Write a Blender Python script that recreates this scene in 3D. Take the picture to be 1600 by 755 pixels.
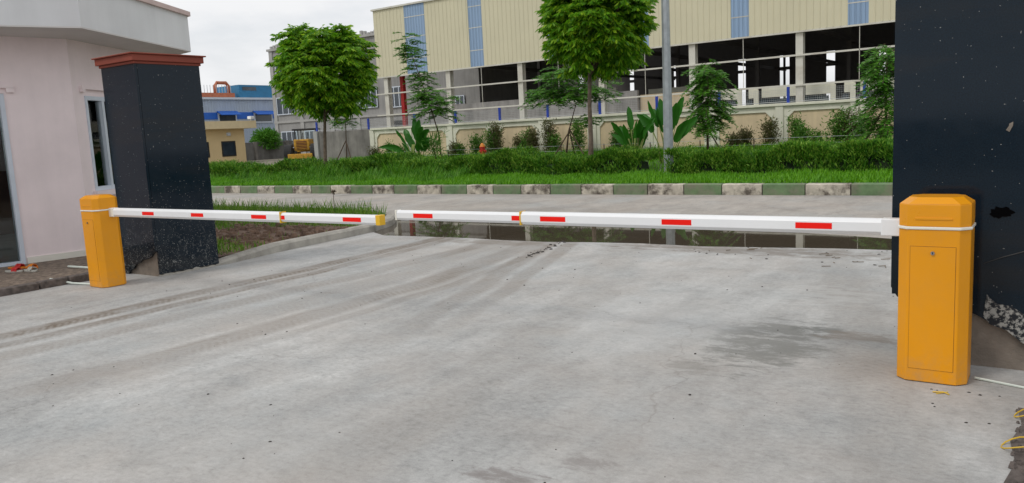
import bpy, math, random
import numpy as np
from mathutils import Matrix, Vector
random.seed(7); rng = np.random.default_rng(11)
S = bpy.context.scene
for o in list(bpy.data.objects): bpy.data.objects.remove(o)

# ------------------------------------------------------------------ camera
cd = bpy.data.cameras.new('camera'); cam = bpy.data.objects.new('camera', cd); S.collection.objects.link(cam)
cd.sensor_width = 36; cd.lens = 27.774; cd.clip_end = 2000; cd.clip_start = .05
R = [[0.8226654, -0.0369970, 0.5673208], [0.5663320, 0.1409068, -0.8120427], [-0.0498962, 0.9893313, 0.1368717]]
M = Matrix(R).to_4x4(); M.translation = Vector((0, 0, 1.5)); cam.matrix_world = M
S.camera = cam

# ------------------------------------------------------------------ world, sun, exposure
SUN_EL, SUN_AZ = math.radians(52), math.radians(205)     # azimuth clockwise from +Y
w = bpy.data.worlds.new('World'); S.world = w; w.use_nodes = True
nt = w.node_tree; nt.nodes.clear(); N = nt.nodes.new; L = nt.links.new
out = N('ShaderNodeOutputWorld'); sky = N('ShaderNodeTexSky'); sky.sky_type = 'NISHITA'; sky.sun_disc = False
sky.sun_elevation = SUN_EL; sky.sun_rotation = SUN_AZ; sky.air_density = 1.0; sky.dust_density = 2.5
b1 = N('ShaderNodeBackground'); b1.inputs[1].default_value = .11; L(sky.outputs[0], b1.inputs[0])
tc = N('ShaderNodeTexCoord'); mp = N('ShaderNodeMapping'); mp.inputs['Scale'].default_value = (1.3, 1.3, 4); L(tc.outputs['Generated'], mp.inputs[0])
nz = N('ShaderNodeTexNoise'); nz.inputs['Scale'].default_value = 1.6; nz.inputs['Detail'].default_value = 7; nz.inputs['Roughness'].default_value = .55; L(mp.outputs[0], nz.inputs[0])
cr = N('ShaderNodeValToRGB'); cr.color_ramp.elements[0].position = .33; cr.color_ramp.elements[0].color = (.62,)*3+(1,); cr.color_ramp.elements[1].position = .5; cr.color_ramp.elements[1].color = (1, 1, 1, 1); L(nz.outputs[0], cr.inputs[0])
n2 = N('ShaderNodeTexNoise'); n2.inputs['Scale'].default_value = 3.2; n2.inputs['Detail'].default_value = 6; L(mp.outputs[0], n2.inputs[0])
c2 = N('ShaderNodeValToRGB'); c2.color_ramp.elements[0].position = .3; c2.color_ramp.elements[0].color = (.79, .80, .82, 1); c2.color_ramp.elements[1].position = .7; c2.color_ramp.elements[1].color = (.87, .875, .885, 1); L(n2.outputs[0], c2.inputs[0])
b2 = N('ShaderNodeBackground'); b2.inputs[1].default_value = .93; L(c2.outputs[0], b2.inputs[0])
mx = N('ShaderNodeMixShader'); L(cr.outputs[0], mx.inputs[0]); L(b1.outputs[0], mx.inputs[1]); L(b2.outputs[0], mx.inputs[2]); L(mx.outputs[0], out.inputs[0])
sl = bpy.data.lights.new('sun', 'SUN'); sl.energy = .9; sl.angle = math.radians(14); sl.color = (1, .96, .9)
so = bpy.data.objects.new('sun', sl); S.collection.objects.link(so); so.location = (0, -20, 40)
sd = Vector((math.sin(SUN_AZ)*math.cos(SUN_EL), math.cos(SUN_AZ)*math.cos(SUN_EL), math.sin(SUN_EL)))
so.rotation_euler = sd.to_track_quat('Z', 'Y').to_euler()
V = S.view_settings; V.view_transform = 'Standard'; V.look = 'None'; V.gamma = 1; V.use_curve_mapping = False; V.exposure = 0.22
S.cycles.max_bounces = 6; S.cycles.transparent_max_bounces = 12

# ------------------------------------------------------------------ helpers
OFF = {}
class MB:
    def __init__(s): s.v = []; s.f = []; s.m = []
    def add(s, vs, fs, m=0):
        k = len(s.v); s.v += [tuple(map(float, p)) for p in vs]; s.f += [tuple(i+k for i in f) for f in fs]; s.m += [m]*len(fs); return s
    def box(s, x0, x1, y0, y1, z0, z1, m=0):
        return s.prism([(x0, y0), (x1, y0), (x1, y1), (x0, y1)], z0, z1, m)
    def prism(s, poly, z0, z1, m=0, top=None):
        n = len(poly); t = top or poly
        vs = [(p[0], p[1], z0) for p in poly]+[(p[0], p[1], z1) for p in t]
        fs = [tuple(reversed(range(n))), tuple(range(n, 2*n))]+[(i, (i+1) % n, n+(i+1) % n, n+i) for i in range(n)]
        return s.add(vs, fs, m)
    def ext(s, poly, vec, m=0):
        n = len(poly); vs = list(poly)+[(p[0]+vec[0], p[1]+vec[1], p[2]+vec[2]) for p in poly]
        fs = [tuple(reversed(range(n))), tuple(range(n, 2*n))]+[(i, (i+1) % n, n+(i+1) % n, n+i) for i in range(n)]
        return s.add(vs, fs, m)
    def tube(s, pts, rad, n=8, m=0, cap=True):
        pts = [Vector(p) for p in pts]; rad = rad if hasattr(rad, '__len__') else [rad]*len(pts)
        k0 = len(s.v); vs = []; fs = []
        for i, p in enumerate(pts):
            d = (pts[min(i+1, len(pts)-1)]-pts[max(i-1, 0)]).normalized()
            u = d.cross(Vector((.13, .97, .21))); u = u.normalized() if u.length > 1e-3 else Vector((1, 0, 0)); w_ = d.cross(u)
            for j in range(n):
                a = 2*math.pi*j/n; vs.append(p+(u*math.cos(a)+w_*math.sin(a))*rad[i])
        for i in range(len(pts)-1):
            for j in range(n): fs.append((i*n+j, i*n+(j+1) % n, (i+1)*n+(j+1) % n, (i+1)*n+j))
        if cap: fs += [tuple(reversed(range(n))), tuple(range((len(pts)-1)*n, len(pts)*n))]
        return s.add(vs, fs, m)
    def obox(s, p0, p1, s0, s1, t0, t1, z0, z1, m=0):      # box along the plan line p0->p1 (s along, t to its right side)
        d = Vector((p1[0]-p0[0], p1[1]-p0[1])).normalized(); r = Vector((d.y, -d.x)); P = Vector(p0[:2])
        return s.prism([tuple(P+d*a+r*b) for a, b in ((s0, t0), (s1, t0), (s1, t1), (s0, t1))], z0, z1, m)
def link(o, parent): 
    S.collection.objects.link(o)
    if parent is not None: o.parent = parent
def obj(name, mb, mat, parent=None, loc=None, bevel=0, smooth=False, seg=2):
    off = OFF[parent.name] if parent is not None else Vector(loc or (0, 0, 0))
    me = bpy.data.meshes.new(name); me.from_pydata([(v[0]-off[0], v[1]-off[1], v[2]-off[2]) for v in mb.v], [], mb.f)
    for m in (mat if isinstance(mat, (list, tuple)) else [mat]): me.materials.append(m)
    me.polygons.foreach_set('material_index', mb.m)
    import bmesh
    bm = bmesh.new(); bm.from_mesh(me); bmesh.ops.recalc_face_normals(bm, faces=bm.faces); bm.to_mesh(me); bm.free()
    if smooth: me.polygons.foreach_set('use_smooth', [True]*len(me.polygons))
    o = bpy.data.objects.new(name, me); link(o, parent); OFF[o.name] = off
    if parent is None: o.location = off
    if bevel:
        b = o.modifiers.new('bevel', 'BEVEL'); b.width = bevel; b.segments = seg; b.limit_method = 'ANGLE'; b.angle_limit = math.radians(40)
    return o
def quads(name, P4, mat, parent=None, loc=None):           # P4 (n,4,3) separate quads
    off = OFF[parent.name] if parent is not None else Vector(loc or (0, 0, 0))
    P = np.asarray(P4, dtype=np.float32).reshape(-1, 3)-np.array(off, dtype=np.float32); n = len(P)//4
    me = bpy.data.meshes.new(name); me.vertices.add(4*n); me.vertices.foreach_set('co', P.ravel())
    me.loops.add(4*n); me.loops.foreach_set('vertex_index', np.arange(4*n, dtype=np.int32))
    me.polygons.add(n); me.polygons.foreach_set('loop_start', np.arange(0, 4*n, 4, dtype=np.int32)); me.polygons.foreach_set('loop_total', np.full(n, 4, dtype=np.int32))
    me.update(calc_edges=True); me.materials.append(mat)
    o = bpy.data.objects.new(name, me); link(o, parent); OFF[o.name] = off
    if parent is None: o.location = off
    return o
def tag(o, label=None, cat=None, group=None, kind=None):
    if label: o['label'] = label
    if cat: o['category'] = cat
    if group: o['group'] = group
    if kind: o['kind'] = kind
    return o
def thing(name, loc, label, cat, group=None):
    o = bpy.data.objects.new(name, None); o.empty_display_size = .2; S.collection.objects.link(o); o.location = loc; OFF[o.name] = Vector(loc)
    return tag(o, label, cat, group)
def unit(a): return a/np.maximum(np.linalg.norm(a, axis=-1, keepdims=True), 1e-6)
def leafquads(P, D, Lh, W, tw=None):                        # diamond leaves from P along D
    n = len(P); D = unit(D); r = rng.normal(size=(n, 3)) if tw is None else tw
    side = unit(np.cross(D, r)); Lh = np.broadcast_to(np.asarray(Lh, float), (n,))[:, None]; W = np.broadcast_to(np.asarray(W, float), (n,))[:, None]
    nrm = np.cross(D, side)
    return np.stack([P, P+D*Lh*.5+side*W*.5+nrm*Lh*.06, P+D*Lh-nrm*Lh*.05, P+D*Lh*.5-side*W*.5+nrm*Lh*.06], 1)

# ------------------------------------------------------------------ materials
def nodes(name):
    m = bpy.data.materials.new(name); m.use_nodes = True; t = m.node_tree; p = t.nodes['Principled BSDF']; return m, t, p
def nn(t, typ, **kw):
    n = t.nodes.new(typ)
    for k, v in kw.items():
        if k in n.inputs: n.inputs[k].default_value = v
        else: setattr(n, k, v)
    return n
def ramp(t, src, stops):
    r = t.nodes.new('ShaderNodeValToRGB'); e = r.color_ramp.elements
    while len(e) < len(stops): e.new(.5)
    for i, (p, c) in enumerate(stops): e[i].position = p; e[i].color = (tuple(c)+(1,)) if hasattr(c, '__len__') else (c, c, c, 1)
    t.links.new(src, r.inputs[0]); return r.outputs[0]
def pos(t, scale=(1, 1, 1)):
    g = t.nodes.new('ShaderNodeNewGeometry'); m = t.nodes.new('ShaderNodeMapping'); m.inputs['Scale'].default_value = scale; t.links.new(g.outputs['Position'], m.inputs[0]); return m.outputs[0]
def noise(t, vec, sc, det=5, ro=.55, dist=0):
    n = nn(t, 'ShaderNodeTexNoise', Scale=sc, Detail=det, Roughness=ro, Distortion=dist); t.links.new(vec, n.inputs['Vector']); return n.outputs[0]
def mixc(t, fac, a, b, mode='MIX'):
    m = t.nodes.new('ShaderNodeMix'); m.data_type = 'RGBA'; m.blend_type = mode
    for s_, k in ((fac, 0), (a, 6), (b, 7)):
        if isinstance(s_, (int, float)): m.inputs[k].default_value = s_
        elif hasattr(s_, 'links') or isinstance(s_, bpy.types.NodeSocket): t.links.new(s_, m.inputs[k])
        else: m.inputs[k].default_value = tuple(s_)+(1,)
    return m.outputs[2]
def math_(t, op, a, b=None, c=None):
    m = t.nodes.new('ShaderNodeMath'); m.operation = op
    for i, s_ in enumerate((a, b, c)):
        if s_ is None: continue
        if isinstance(s_, (int, float)): m.inputs[i].default_value = s_
        else: t.links.new(s_, m.inputs[i])
    return m.outputs[0]
def bump(t, p, h, strength=.3, dist=.01):
    b = nn(t, 'ShaderNodeBump', Strength=strength, Distance=dist); t.links.new(h, b.inputs['Height']); t.links.new(b.outputs[0], p.inputs['Normal'])
def mat(name, col, rough=.6, var=.12, sc=3, metal=0, bmp=0, dirt=None, spec=.5, dsc=.8, coat=0, da=.6):
    m, t, p = nodes(name); v = pos(t); n1 = noise(t, v, sc)
    lo = tuple(c*(1-var) for c in col); hi = tuple(min(1, c*(1+var)) for c in col)
    c = ramp(t, n1, [(.3, lo), (.7, hi)])
    if dirt:
        d = ramp(t, noise(t, v, dsc, 8, .65), [(.5-(da > .6)*.05, 0), (.72-(da > .6)*.12, 1)]); c = mixc(t, math_(t, 'MULTIPLY', d, da), c, dirt)
    t.links.new(c, p.inputs['Base Color']); p.inputs['Roughness'].default_value = rough; p.inputs['Metallic'].default_value = metal; p.inputs['Specular IOR Level'].default_value = spec; p.inputs['Coat Weight'].default_value = coat
    if bmp: bump(t, p, noise(t, v, sc*8, 6), bmp)
    return m
def leafmat(name, c0, c1, c2, rough=.5, trans=.3):
    m, t, p = nodes(name); g = t.nodes.new('ShaderNodeNewGeometry'); n_ = noise(t, pos(t), 1.1, 3)
    f = math_(t, 'ADD', math_(t, 'MULTIPLY', g.outputs['Random Per Island'], .6), math_(t, 'MULTIPLY', n_, .4))
    c = ramp(t, f, [(.15, c0), (.5, c1), (.85, c2)]); t.links.new(c, p.inputs['Base Color']); p.inputs['Roughness'].default_value = rough; p.inputs['Specular IOR Level'].default_value = .35
    tr = t.nodes.new('ShaderNodeBsdfTranslucent'); t.links.new(c, tr.inputs[0]); mx_ = t.nodes.new('ShaderNodeMixShader'); mx_.inputs[0].default_value = trans
    o_ = t.nodes['Material Output']; t.links.new(p.outputs[0], mx_.inputs[1]); t.links.new(tr.outputs[0], mx_.inputs[2]); t.links.new(mx_.outputs[0], o_.inputs[0]); return m

def concrete_mat(name, base, tracks=True):
    m, t, p = nodes(name); v = pos(t)
    g = t.nodes.new('ShaderNodeSeparateXYZ'); t.links.new(v, g.inputs[0]); X, Y = g.outputs[0], g.outputs[1]
    big = noise(t, v, .45, 6, .6); mid = noise(t, pos(t, (1, .6, 1)), 2.2, 8, .65, .4); fine = noise(t, v, 42, 4, .7); sweep = noise(t, pos(t, (6, .5, 1)), 1.4, 5, .6, .6)
    a, b_, c_ = [tuple(x*k for x in base) for k in (.78, 1.0, 1.16)]
    c = ramp(t, big, [(.3, a), (.5, b_), (.7, c_)])
    c = mixc(t, .75, c, ramp(t, mid, [(.3, .72), (.5, .97), (.7, 1.2)]), 'MULTIPLY')
    c = mixc(t, .3, c, ramp(t, sweep, [(.32, .8), (.55, 1.03), (.7, 1.08)]), 'MULTIPLY')
    blot = noise(t, pos(t, (1, 1, 1)), 6.5, 7, .7); c = mixc(t, .6, c, ramp(t, blot, [(.32, .8), (.5, 1), (.68, 1.12)]), 'MULTIPLY')
    cool = ramp(t, noise(t, v, .7, 4), [(.5, 0), (.7, 1)]); c = mixc(t, math_(t, 'MULTIPLY', cool, .45), c, (.37, .40, .41))
    c = mixc(t, .5, c, ramp(t, fine, [(.3, .82), (.7, 1.14)]), 'MULTIPLY')
    gr = noise(t, v, 170, 2, .8); c = mixc(t, .55, c, ramp(t, gr, [(.3, .8), (.5, 1), (.72, 1.2)]), 'MULTIPLY')
    pits = ramp(t, noise(t, v, 30, 3, .5), [(.68, 0), (.74, 1)]); c = mixc(t, math_(t, 'MULTIPLY', pits, .45), c, (.2, .18, .16))
    fl = noise(t, pos(t, (1, 1.5, 1)), 19, 9, .78, .3); c = mixc(t, .8, c, ramp(t, fl, [(.34, .74), (.48, .98), (.62, 1.12), (.7, 1.22)]), 'MULTIPLY')
    # hairline cracks, only in places
    wn = nn(t, 'ShaderNodeTexVoronoi', Scale=.42); wn.feature = 'DISTANCE_TO_EDGE'; wq = nn(t, 'ShaderNodeTexNoise', Scale=1.6, Detail=6.0); t.links.new(v, wq.inputs['Vector'])
    wa = t.nodes.new('ShaderNodeVectorMath'); wa.operation = 'MULTIPLY_ADD'; t.links.new(wq.outputs['Color'], wa.inputs[0]); wa.inputs[1].default_value = (.9, .9, 0); t.links.new(v, wa.inputs[2]); t.links.new(wa.outputs[0], wn.inputs['Vector'])
    ck = math_(t, 'MULTIPLY', ramp(t, wn.outputs['Distance'], [(.0, 1), (.0045, 0)]), ramp(t, noise(t, v, .6, 2), [(.5, 0), (.56, 1)])); c = mixc(t, math_(t, 'MULTIPLY', ck, .3), c, (.12, .105, .09))
    # brown dusty tint
    tint = ramp(t, noise(t, v, .8, 5, .6), [(.42, 0), (.66, 1)]); c = mixc(t, math_(t, 'MULTIPLY', tint, .32), c, (.42, .36, .31), 'MIX')
    if tracks:
        warp = math_(t, 'MULTIPLY', math_(t, 'SUBTRACT', noise(t, pos(t, (0, .35, 0)), 1.0, 2), .5), .35)
        def track(x0, k, q, wd, tread, amt, y0=-9, y1=30):
            nonlocal c
            yc = math_(t, 'SUBTRACT', Y, 5.0)
            cx = math_(t, 'ADD', math_(t, 'ADD', x0, math_(t, 'MULTIPLY', yc, k)), math_(t, 'MULTIPLY', math_(t, 'MULTIPLY', yc, yc), q))
            d = math_(t, 'SUBTRACT', math_(t, 'ADD', X, warp), cx)
            ad = math_(t, 'ABSOLUTE', d)
            band = math_(t, 'SMOOTH_MAX', math_(t, 'SUBTRACT', 1.0, math_(t, 'DIVIDE', ad, wd)), 0, .1)
            band = math_(t, 'MINIMUM', math_(t, 'MULTIPLY', band, 2.2), 1)
            if tread:
                tw = math_(t, 'SINE', math_(t, 'ADD', math_(t, 'MULTIPLY', Y, 95), math_(t, 'MULTIPLY', ad, 60)))
                tw = math_(t, 'MULTIPLY_ADD', tw, .12, math_(t, 'MULTIPLY_ADD', blot, 1.5, .05)); tw = math_(t, 'MAXIMUM', tw, .1)
                band = math_(t, 'MULTIPLY', band, tw)
            band = math_(t, 'MULTIPLY', band, ramp(t, mid, [(.36, .25), (.6, 1)]))
            if y0 > 0:
                fy = math_(t, 'MINIMUM', math_(t, 'MAXIMUM', math_(t, 'MULTIPLY', math_(t, 'SUBTRACT', Y, y0), .45), 0), 1); band = math_(t, 'MULTIPLY', band, fy)
            c = mixc(t, math_(t, 'MULTIPLY', band, amt), c, (.17, .14, .11))
        track(-7.36, -.02, -.006, .18, True, 1.0)
        track(-7.04, -.04, -.005, .13, True, .9)
        track(-6.45, .03, -.01, .2, True, .5)
        track(-5.34, -.03, -.028, .22, True, .65, 1.5)
        track(-4.98, -.03, -.028, .1, True, .4, 2.5)
        track(-5.85, -.05, -.028, .3, True, .4, 2.5)
        track(-4.0, -.33, .0, .14, True, .6, 4.2)
        track(-4.34, -.33, .0, .17, True, .6, 3.6)
        track(-4.8, -.3, -.01, .26, True, .35, 4.0)
        track(-3.2, -.25, -.02, .3, False, .22)
        track(-.9, -.28, .0, .26, True, .3)
        # damp cement patches
        def blob(cx, cy, rx, ry, col, amt, thr=.0):
            nonlocal c
            dx = math_(t, 'DIVIDE', math_(t, 'SUBTRACT', X, cx), rx); dy = math_(t, 'DIVIDE', math_(t, 'SUBTRACT', Y, cy), ry)
            r2 = math_(t, 'ADD', math_(t, 'MULTIPLY', dx, dx), math_(t, 'MULTIPLY', dy, dy))
            wv = math_(t, 'MULTIPLY', math_(t, 'SUBTRACT', noise(t, pos(t, (1, 2.4, 1)), 3.4, 8, .75, .3), .5), 6.0)
            f_ = ramp(t, math_(t, 'ADD', math_(t, 'SUBTRACT', 1, r2), wv), [(.05+thr, 0), (.9+thr, 1)])
            c = mixc(t, math_(t, 'MULTIPLY', f_, amt), c, col)
        blob(-1.6, 5.25, .42, .75, (.20, .20, .185), .8)
        blob(-1.35, 5.72, .2, .14, (.16, .165, .155), .7)
        blob(-1.85, 4.5, .2, .16, (.22, .21, .19), .5)
        blob(-1.05, 5.6, .3, .2, (.24, .21, .18), .7)
        blob(-1.95, 2.66, .22, .12, (.22, .20, .19), .8)
        blob(-1.7, 2.95, .16, .1, (.22, .20, .19), .6)
        blob(-2.6, 5.6, .8, 1.1, (.46, .46, .45), .35)
        blob(-1.7, 6.9, .5, .5, (.5, .51, .5), .4)
        blob(-3.0, 9.0, 1.9, .35, (.2, .175, .15), .75)
        blob(-6.4, 8.75, 1.6, .22, (.22, .19, .16), .6)
    t.links.new(c, p.inputs['Base Color']); p.inputs['Roughness'].default_value = .82; p.inputs['Specular IOR Level'].default_value = .25
    bump(t, p, math_(t, 'ADD', math_(t, 'MULTIPLY', fine, .4), mid), .25, .012); return m

def granite_mat(name, dens=1.0, zmax=1.2):
    m, t, p = nodes(name); v = pos(t); g = t.nodes.new('ShaderNodeSeparateXYZ'); t.links.new(v, g.inputs[0])
    base = ramp(t, noise(t, v, 130, 3, .6), [(.35, (.0025, .008, .015)), (.7, (.006, .017, .030))])
    base = mixc(t, ramp(t, noise(t, pos(t, (.4, .4, 2.6)), 1.1, 6, .65), [(.48, 0), (.75, .55)]), base, (.026, .021, .017))
    low = math_(t, 'SUBTRACT', 1, math_(t, 'DIVIDE', g.outputs[2], zmax)); low = math_(t, 'MAXIMUM', low, 0)
    vo = nn(t, 'ShaderNodeTexVoronoi', Scale=58.0 if dens > .8 else 80.0); t.links.new(mixv(t, v), vo.inputs['Vector'])
    sp = math_(t, 'SUBTRACT', .23, vo.outputs['Distance'])                 # small splashes
    keep = math_(t, 'MULTIPLY_ADD', low, .62*dens, .07+.12*dens)
    gate = math_(t, 'GREATER_THAN', math_(t, 'ADD', math_(t, 'SUBTRACT', keep, vo.outputs['Color']), 0), 0)
    gate2 = ramp(t, noise(t, v, 3.0, 5, .7), [(.34, .15), (.5, 1)])
    s1 = math_(t, 'MULTIPLY', ramp(t, sp, [(0, 0), (.1, 1)]), math_(t, 'MULTIPLY', gate, gate2))
    ss = ramp(t, noise(t, pos(t, (1, 1, .8)), 24, 8, .8, 1.0), [(.57, 0), (.62, 1)])
    smear = math_(t, 'MULTIPLY', ss, ramp(t, low, [(.45, .0), (.95, 1)]))
    dust = math_(t, 'MULTIPLY', ramp(t, noise(t, v, 5, 6, .7), [(.4, 0), (.75, 1)]), math_(t, 'MULTIPLY_ADD', low, .10, .012))
    c = mixc(t, dust, base, (.22, .22, .21)); c = mixc(t, math_(t, 'MULTIPLY', math_(t, 'MAXIMUM', s1, math_(t, 'MULTIPLY', smear, .8*dens)), .75), c, (.42, .42, .40))
    t.links.new(c, p.inputs['Base Color']); r = ramp(t, noise(t, v, 2.5, 6, .7), [(.3, .03), (.7, .13)]); t.links.new(math_(t, 'ADD', r, math_(t, 'MULTIPLY', s1, .4)), p.inputs['Roughness'])
    p.inputs['Specular IOR Level'].default_value = .24
    return m
def mixv(t, v):
    n_ = nn(t, 'ShaderNodeTexNoise', Scale=9.0, Detail=3.0); t.links.new(v, n_.inputs['Vector'])
    a = t.nodes.new('ShaderNodeVectorMath'); a.operation = 'MULTIPLY_ADD'; t.links.new(n_.outputs['Color'], a.inputs[0]); a.inputs[1].default_value = (.09, .09, .09); t.links.new(v, a.inputs[2]); return a.outputs[0]
def glass_mat(name, tint=(.9, .95, .95), rough=.02):
    m = bpy.data.materials.new(name); m.use_nodes = True; t = m.node_tree; t.nodes.clear(); o_ = t.nodes.new('ShaderNodeOutputMaterial')
    tr = t.nodes.new('ShaderNodeBsdfTransparent'); tr.inputs[0].default_value = tint+(1,); gl = t.nodes.new('ShaderNodeBsdfGlossy'); gl.inputs['Roughness'].default_value = rough
    fr = t.nodes.new('ShaderNodeFresnel'); fr.inputs[0].default_value = 1.5; mx_ = t.nodes.new('ShaderNodeMixShader'); t.links.new(fr.outputs[0], mx_.inputs[0]); t.links.new(tr.outputs[0], mx_.inputs[1]); t.links.new(gl.outputs[0], mx_.inputs[2]); t.links.new(mx_.outputs[0], o_.inputs[0]); return m
def streak_mat(name, col, rough=.85, dark=.55, sc=.9, amt=.6, bmp=.2):   # weathered render with stains running down
    m, t, p = nodes(name); n1 = noise(t, pos(t), sc, 7, .6); n2_ = noise(t, pos(t, (3.5, 3.5, .25)), 1.3, 6, .65)
    c = mixc(t, amt, col, ramp(t, n1, [(.3, dark), (.65, 1.1)]), 'MULTIPLY'); c = mixc(t, amt, c, ramp(t, n2_, [(.35, dark+.1), (.6, 1.05)]), 'MULTIPLY')
    t.links.new(c, p.inputs['Base Color']); p.inputs['Roughness'].default_value = rough; bump(t, p, noise(t, pos(t), 14, 6), bmp); return m
def corrugated(name, col, pitch=.25, axis=0, amt=.3, rough=.5):
    m, t, p = nodes(name); g = t.nodes.new('ShaderNodeSeparateXYZ'); t.links.new(pos(t), g.inputs[0])
    wv = math_(t, 'SINE', math_(t, 'MULTIPLY', g.outputs[axis], 2*math.pi/pitch)); wv = ramp(t, math_(t, 'MULTIPLY_ADD', wv, .5, .5), [(.0, 0), (.35, 1)])
    n1 = noise(t, pos(t, (2, 2, .3)), .8, 5); c = mixc(t, .5, col, ramp(t, n1, [(.3, .85), (.7, 1.08)]), 'MULTIPLY')
    t.links.new(c, p.inputs['Base Color']); p.inputs['Roughness'].default_value = rough; bump(t, p, wv, .9, .05); return m

M_ = {}
M_['drive'] = concrete_mat('driveway_concrete', (.42, .42, .41))
M_['road'] = concrete_mat('road_concrete', (.37, .345, .315), tracks=False)
M_['soil'] = mat('brown_soil', (.15, .095, .065), .95, .45, 9, bmp=.8)
M_['turf'] = mat('turf_ground', (.045, .085, .018), .95, .4, 4, bmp=.6)
M_['yard'] = mat('yard_ground', (.20, .18, .14), .95, .25, .8, bmp=.3)
M_['yellow'] = mat('yellow_powder_coat', (.78, .315, .002), .36, .05, 1.5, coat=.06, spec=.35)
_t = M_['yellow'].node_tree; _p = _t.nodes['Principled BSDF']; _c = _p.inputs['Base Color'].links[0].from_socket
_g = _t.nodes.new('ShaderNodeSeparateXYZ'); _t.links.new(pos(_t), _g.inputs[0])
_lo = math_(_t, 'MAXIMUM', math_(_t, 'SUBTRACT', 1, math_(_t, 'MULTIPLY', _g.outputs[2], 4.5)), 0)
_f = math_(_t, 'MULTIPLY', math_(_t, 'ADD', math_(_t, 'MULTIPLY', _lo, .4), .07), ramp(_t, noise(_t, pos(_t), 11, 8, .75), [(.42, 0), (.7, 1)]))
_t.links.new(mixc(_t, _f, _c, (.34, .25, .15)), _p.inputs['Base Color']); _t.links.new(ramp(_t, noise(_t, pos(_t), 4, 6, .7), [(.3, .26), (.7, .5)]), _p.inputs['Roughness'])
M_['yellow2'] = mat('yellow_cap', (.76, .45, .02), .35, .05)
M_['white'] = mat('white_arm_paint', (.80, .81, .82), .3, .03, 2)
M_['red'] = mat('red_reflective_tape', (.88, .010, .004), .5, .04, spec=.2)
M_['strip'] = mat('white_rubber_strip', (.78, .76, .68), .5, .04)
M_['dark'] = mat('dark_gap', (.02, .02, .02), .6)
M_['soot'] = mat('soot', (.0015, .0015, .002), .95, spec=.05)
M_['steel'] = mat('steel', (.4, .4, .42), .3, metal=1)
M_['gran'] = granite_mat('black_granite', 1.0, 1.25)
M_['gran2'] = granite_mat('black_granite_clean', .55, .5)
M_['core'] = mat('mortar_core', (.21, .18, .15), .95, .3, 5, bmp=.8)
M_['brick'] = mat('red_cornice_paint', (.23, .045, .024), .65, .15, 4)
M_['pinkwall'] = streak_mat('pale_pink_render', (.86, .75, .755), .8, .86, 1.2, .55, .12)
M_['soffit'] = mat('soffit_render', (.62, .60, .585), .85, .06, 2)
M_['fascia'] = streak_mat('grey_white_fascia', (.68, .69, .70), .8, .85, .8, .5, .08)
M_['pinkcap'] = mat('pink_cap', (.60, .47, .44), .8, .08, 3)
M_['alu'] = mat('white_blue_frame', (.62, .68, .76), .4, .05)
M_['glass'] = glass_mat('window_glass')
M_['blackin'] = mat('dark_interior', (.05, .045, .042), .9)
M_['dado'] = mat('brown_dado', (.19, .10, .075), .8, .15)
M_['tile'] = mat('floor_tile', (.55, .56, .56), .4)
M_['kgreen'] = mat('green_kerb_paint', (.125, .20, .095), .85, .25, 6, dirt=(.20, .19, .14), bmp=.4, dsc=2.2, da=.75)
M_['kwhite'] = mat('white_kerb_paint', (.50, .46, .38), .9, .25, 7, dirt=(.085, .07, .055), bmp=.8, dsc=3.2, da=.95)
M_['pane'] = mat('dark_window_pane', (.03, .045, .06), .12, .3, 2, spec=.8)
M_['kjoint'] = mat('kerb_joint', (.09, .08, .07), .95)
M_['kgrey'] = mat('weathered_kerb_concrete', (.36, .34, .30), .9, .25, 5, dirt=(.10, .09, .07), bmp=.6, dsc=1.6)
M_['wallcream'] = streak_mat('boundary_wall_cream', (.76, .75, .62), .85, .8, 1.1, .5)
M_['wallpanel'] = streak_mat('boundary_wall_beige', (.72, .58, .38), .85, .75, 1.2, .5)
M_['fblue'] = mat('blue_fence_post', (.015, .05, .38), .5, .1)
M_['wire'] = mat('galvanised_wire', (.55, .57, .58), .4, .05, metal=.4)
M_['plaster'] = streak_mat('bare_grey_plaster', (.25, .235, .215), .9, .5, 1.3, .8)
M_['plaster2'] = streak_mat('dirty_grey_plaster', (.20, .195, .185), .9, .55, 1.3, .7)
M_['clad'] = streak_mat('cream_corrugated_sheet', (.60, .565, .40), .55, .9, .5, .35, .03)
M_['sky_sheet'] = corrugated('translucent_blue_sheet', (.25, .37, .54), .25, rough=.35)
M_['white_steel'] = mat('off_white_steel', (.60, .59, .52), .6, .06, 1, dirt=(.35, .3, .22))
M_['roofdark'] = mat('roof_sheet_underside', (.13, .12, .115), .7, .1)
M_['redpost'] = mat('red_primer_steel', (.42, .02, .02), .6)
M_['block'] = streak_mat('grey_blockwork', (.40, .385, .37), .9, .6, .8, .7)
M_['grayb'] = streak_mat('unfinished_grey_render', (.33, .325, .315), .9, .66, .6, .6)
M_['grayt'] = mat('grey_render_trim', (.38, .375, .36), .9, .1, 2)
M_['bluecl'] = corrugated('hazed_blue_sheet', (.40, .48, .60), .4, 1)  # base colour lightened to stand in for distant haze
M_['blueband'] = mat('bright_blue_sheet', (.02, .13, .55), .5, .08)
M_['teal'] = mat('teal_blue_sheet', (.02, .17, .33), .5, .1)
M_['orange'] = mat('orange_primer', (.42, .13, .06), .6, .15)
M_['cg'] = streak_mat('cream_guardhouse_render', (.74, .57, .31), .85, .85, .7, .4)
M_['cgroof'] = mat('cream_roof_band', (.70, .58, .36), .85, .05)
M_['pole'] = mat('galvanised_pole', (.33, .36, .38), .5, .15, 6, metal=.35)
M_['tyre'] = mat('rubber', (.02, .02, .02), .85)
M_['cat'] = mat('old_yellow_machine_paint', (.50, .27, .02), .55, .2, 5, dirt=(.12, .07, .03), dsc=3)
M_['grille'] = mat('dark_red_grille', (.12, .03, .015), .7)
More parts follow.
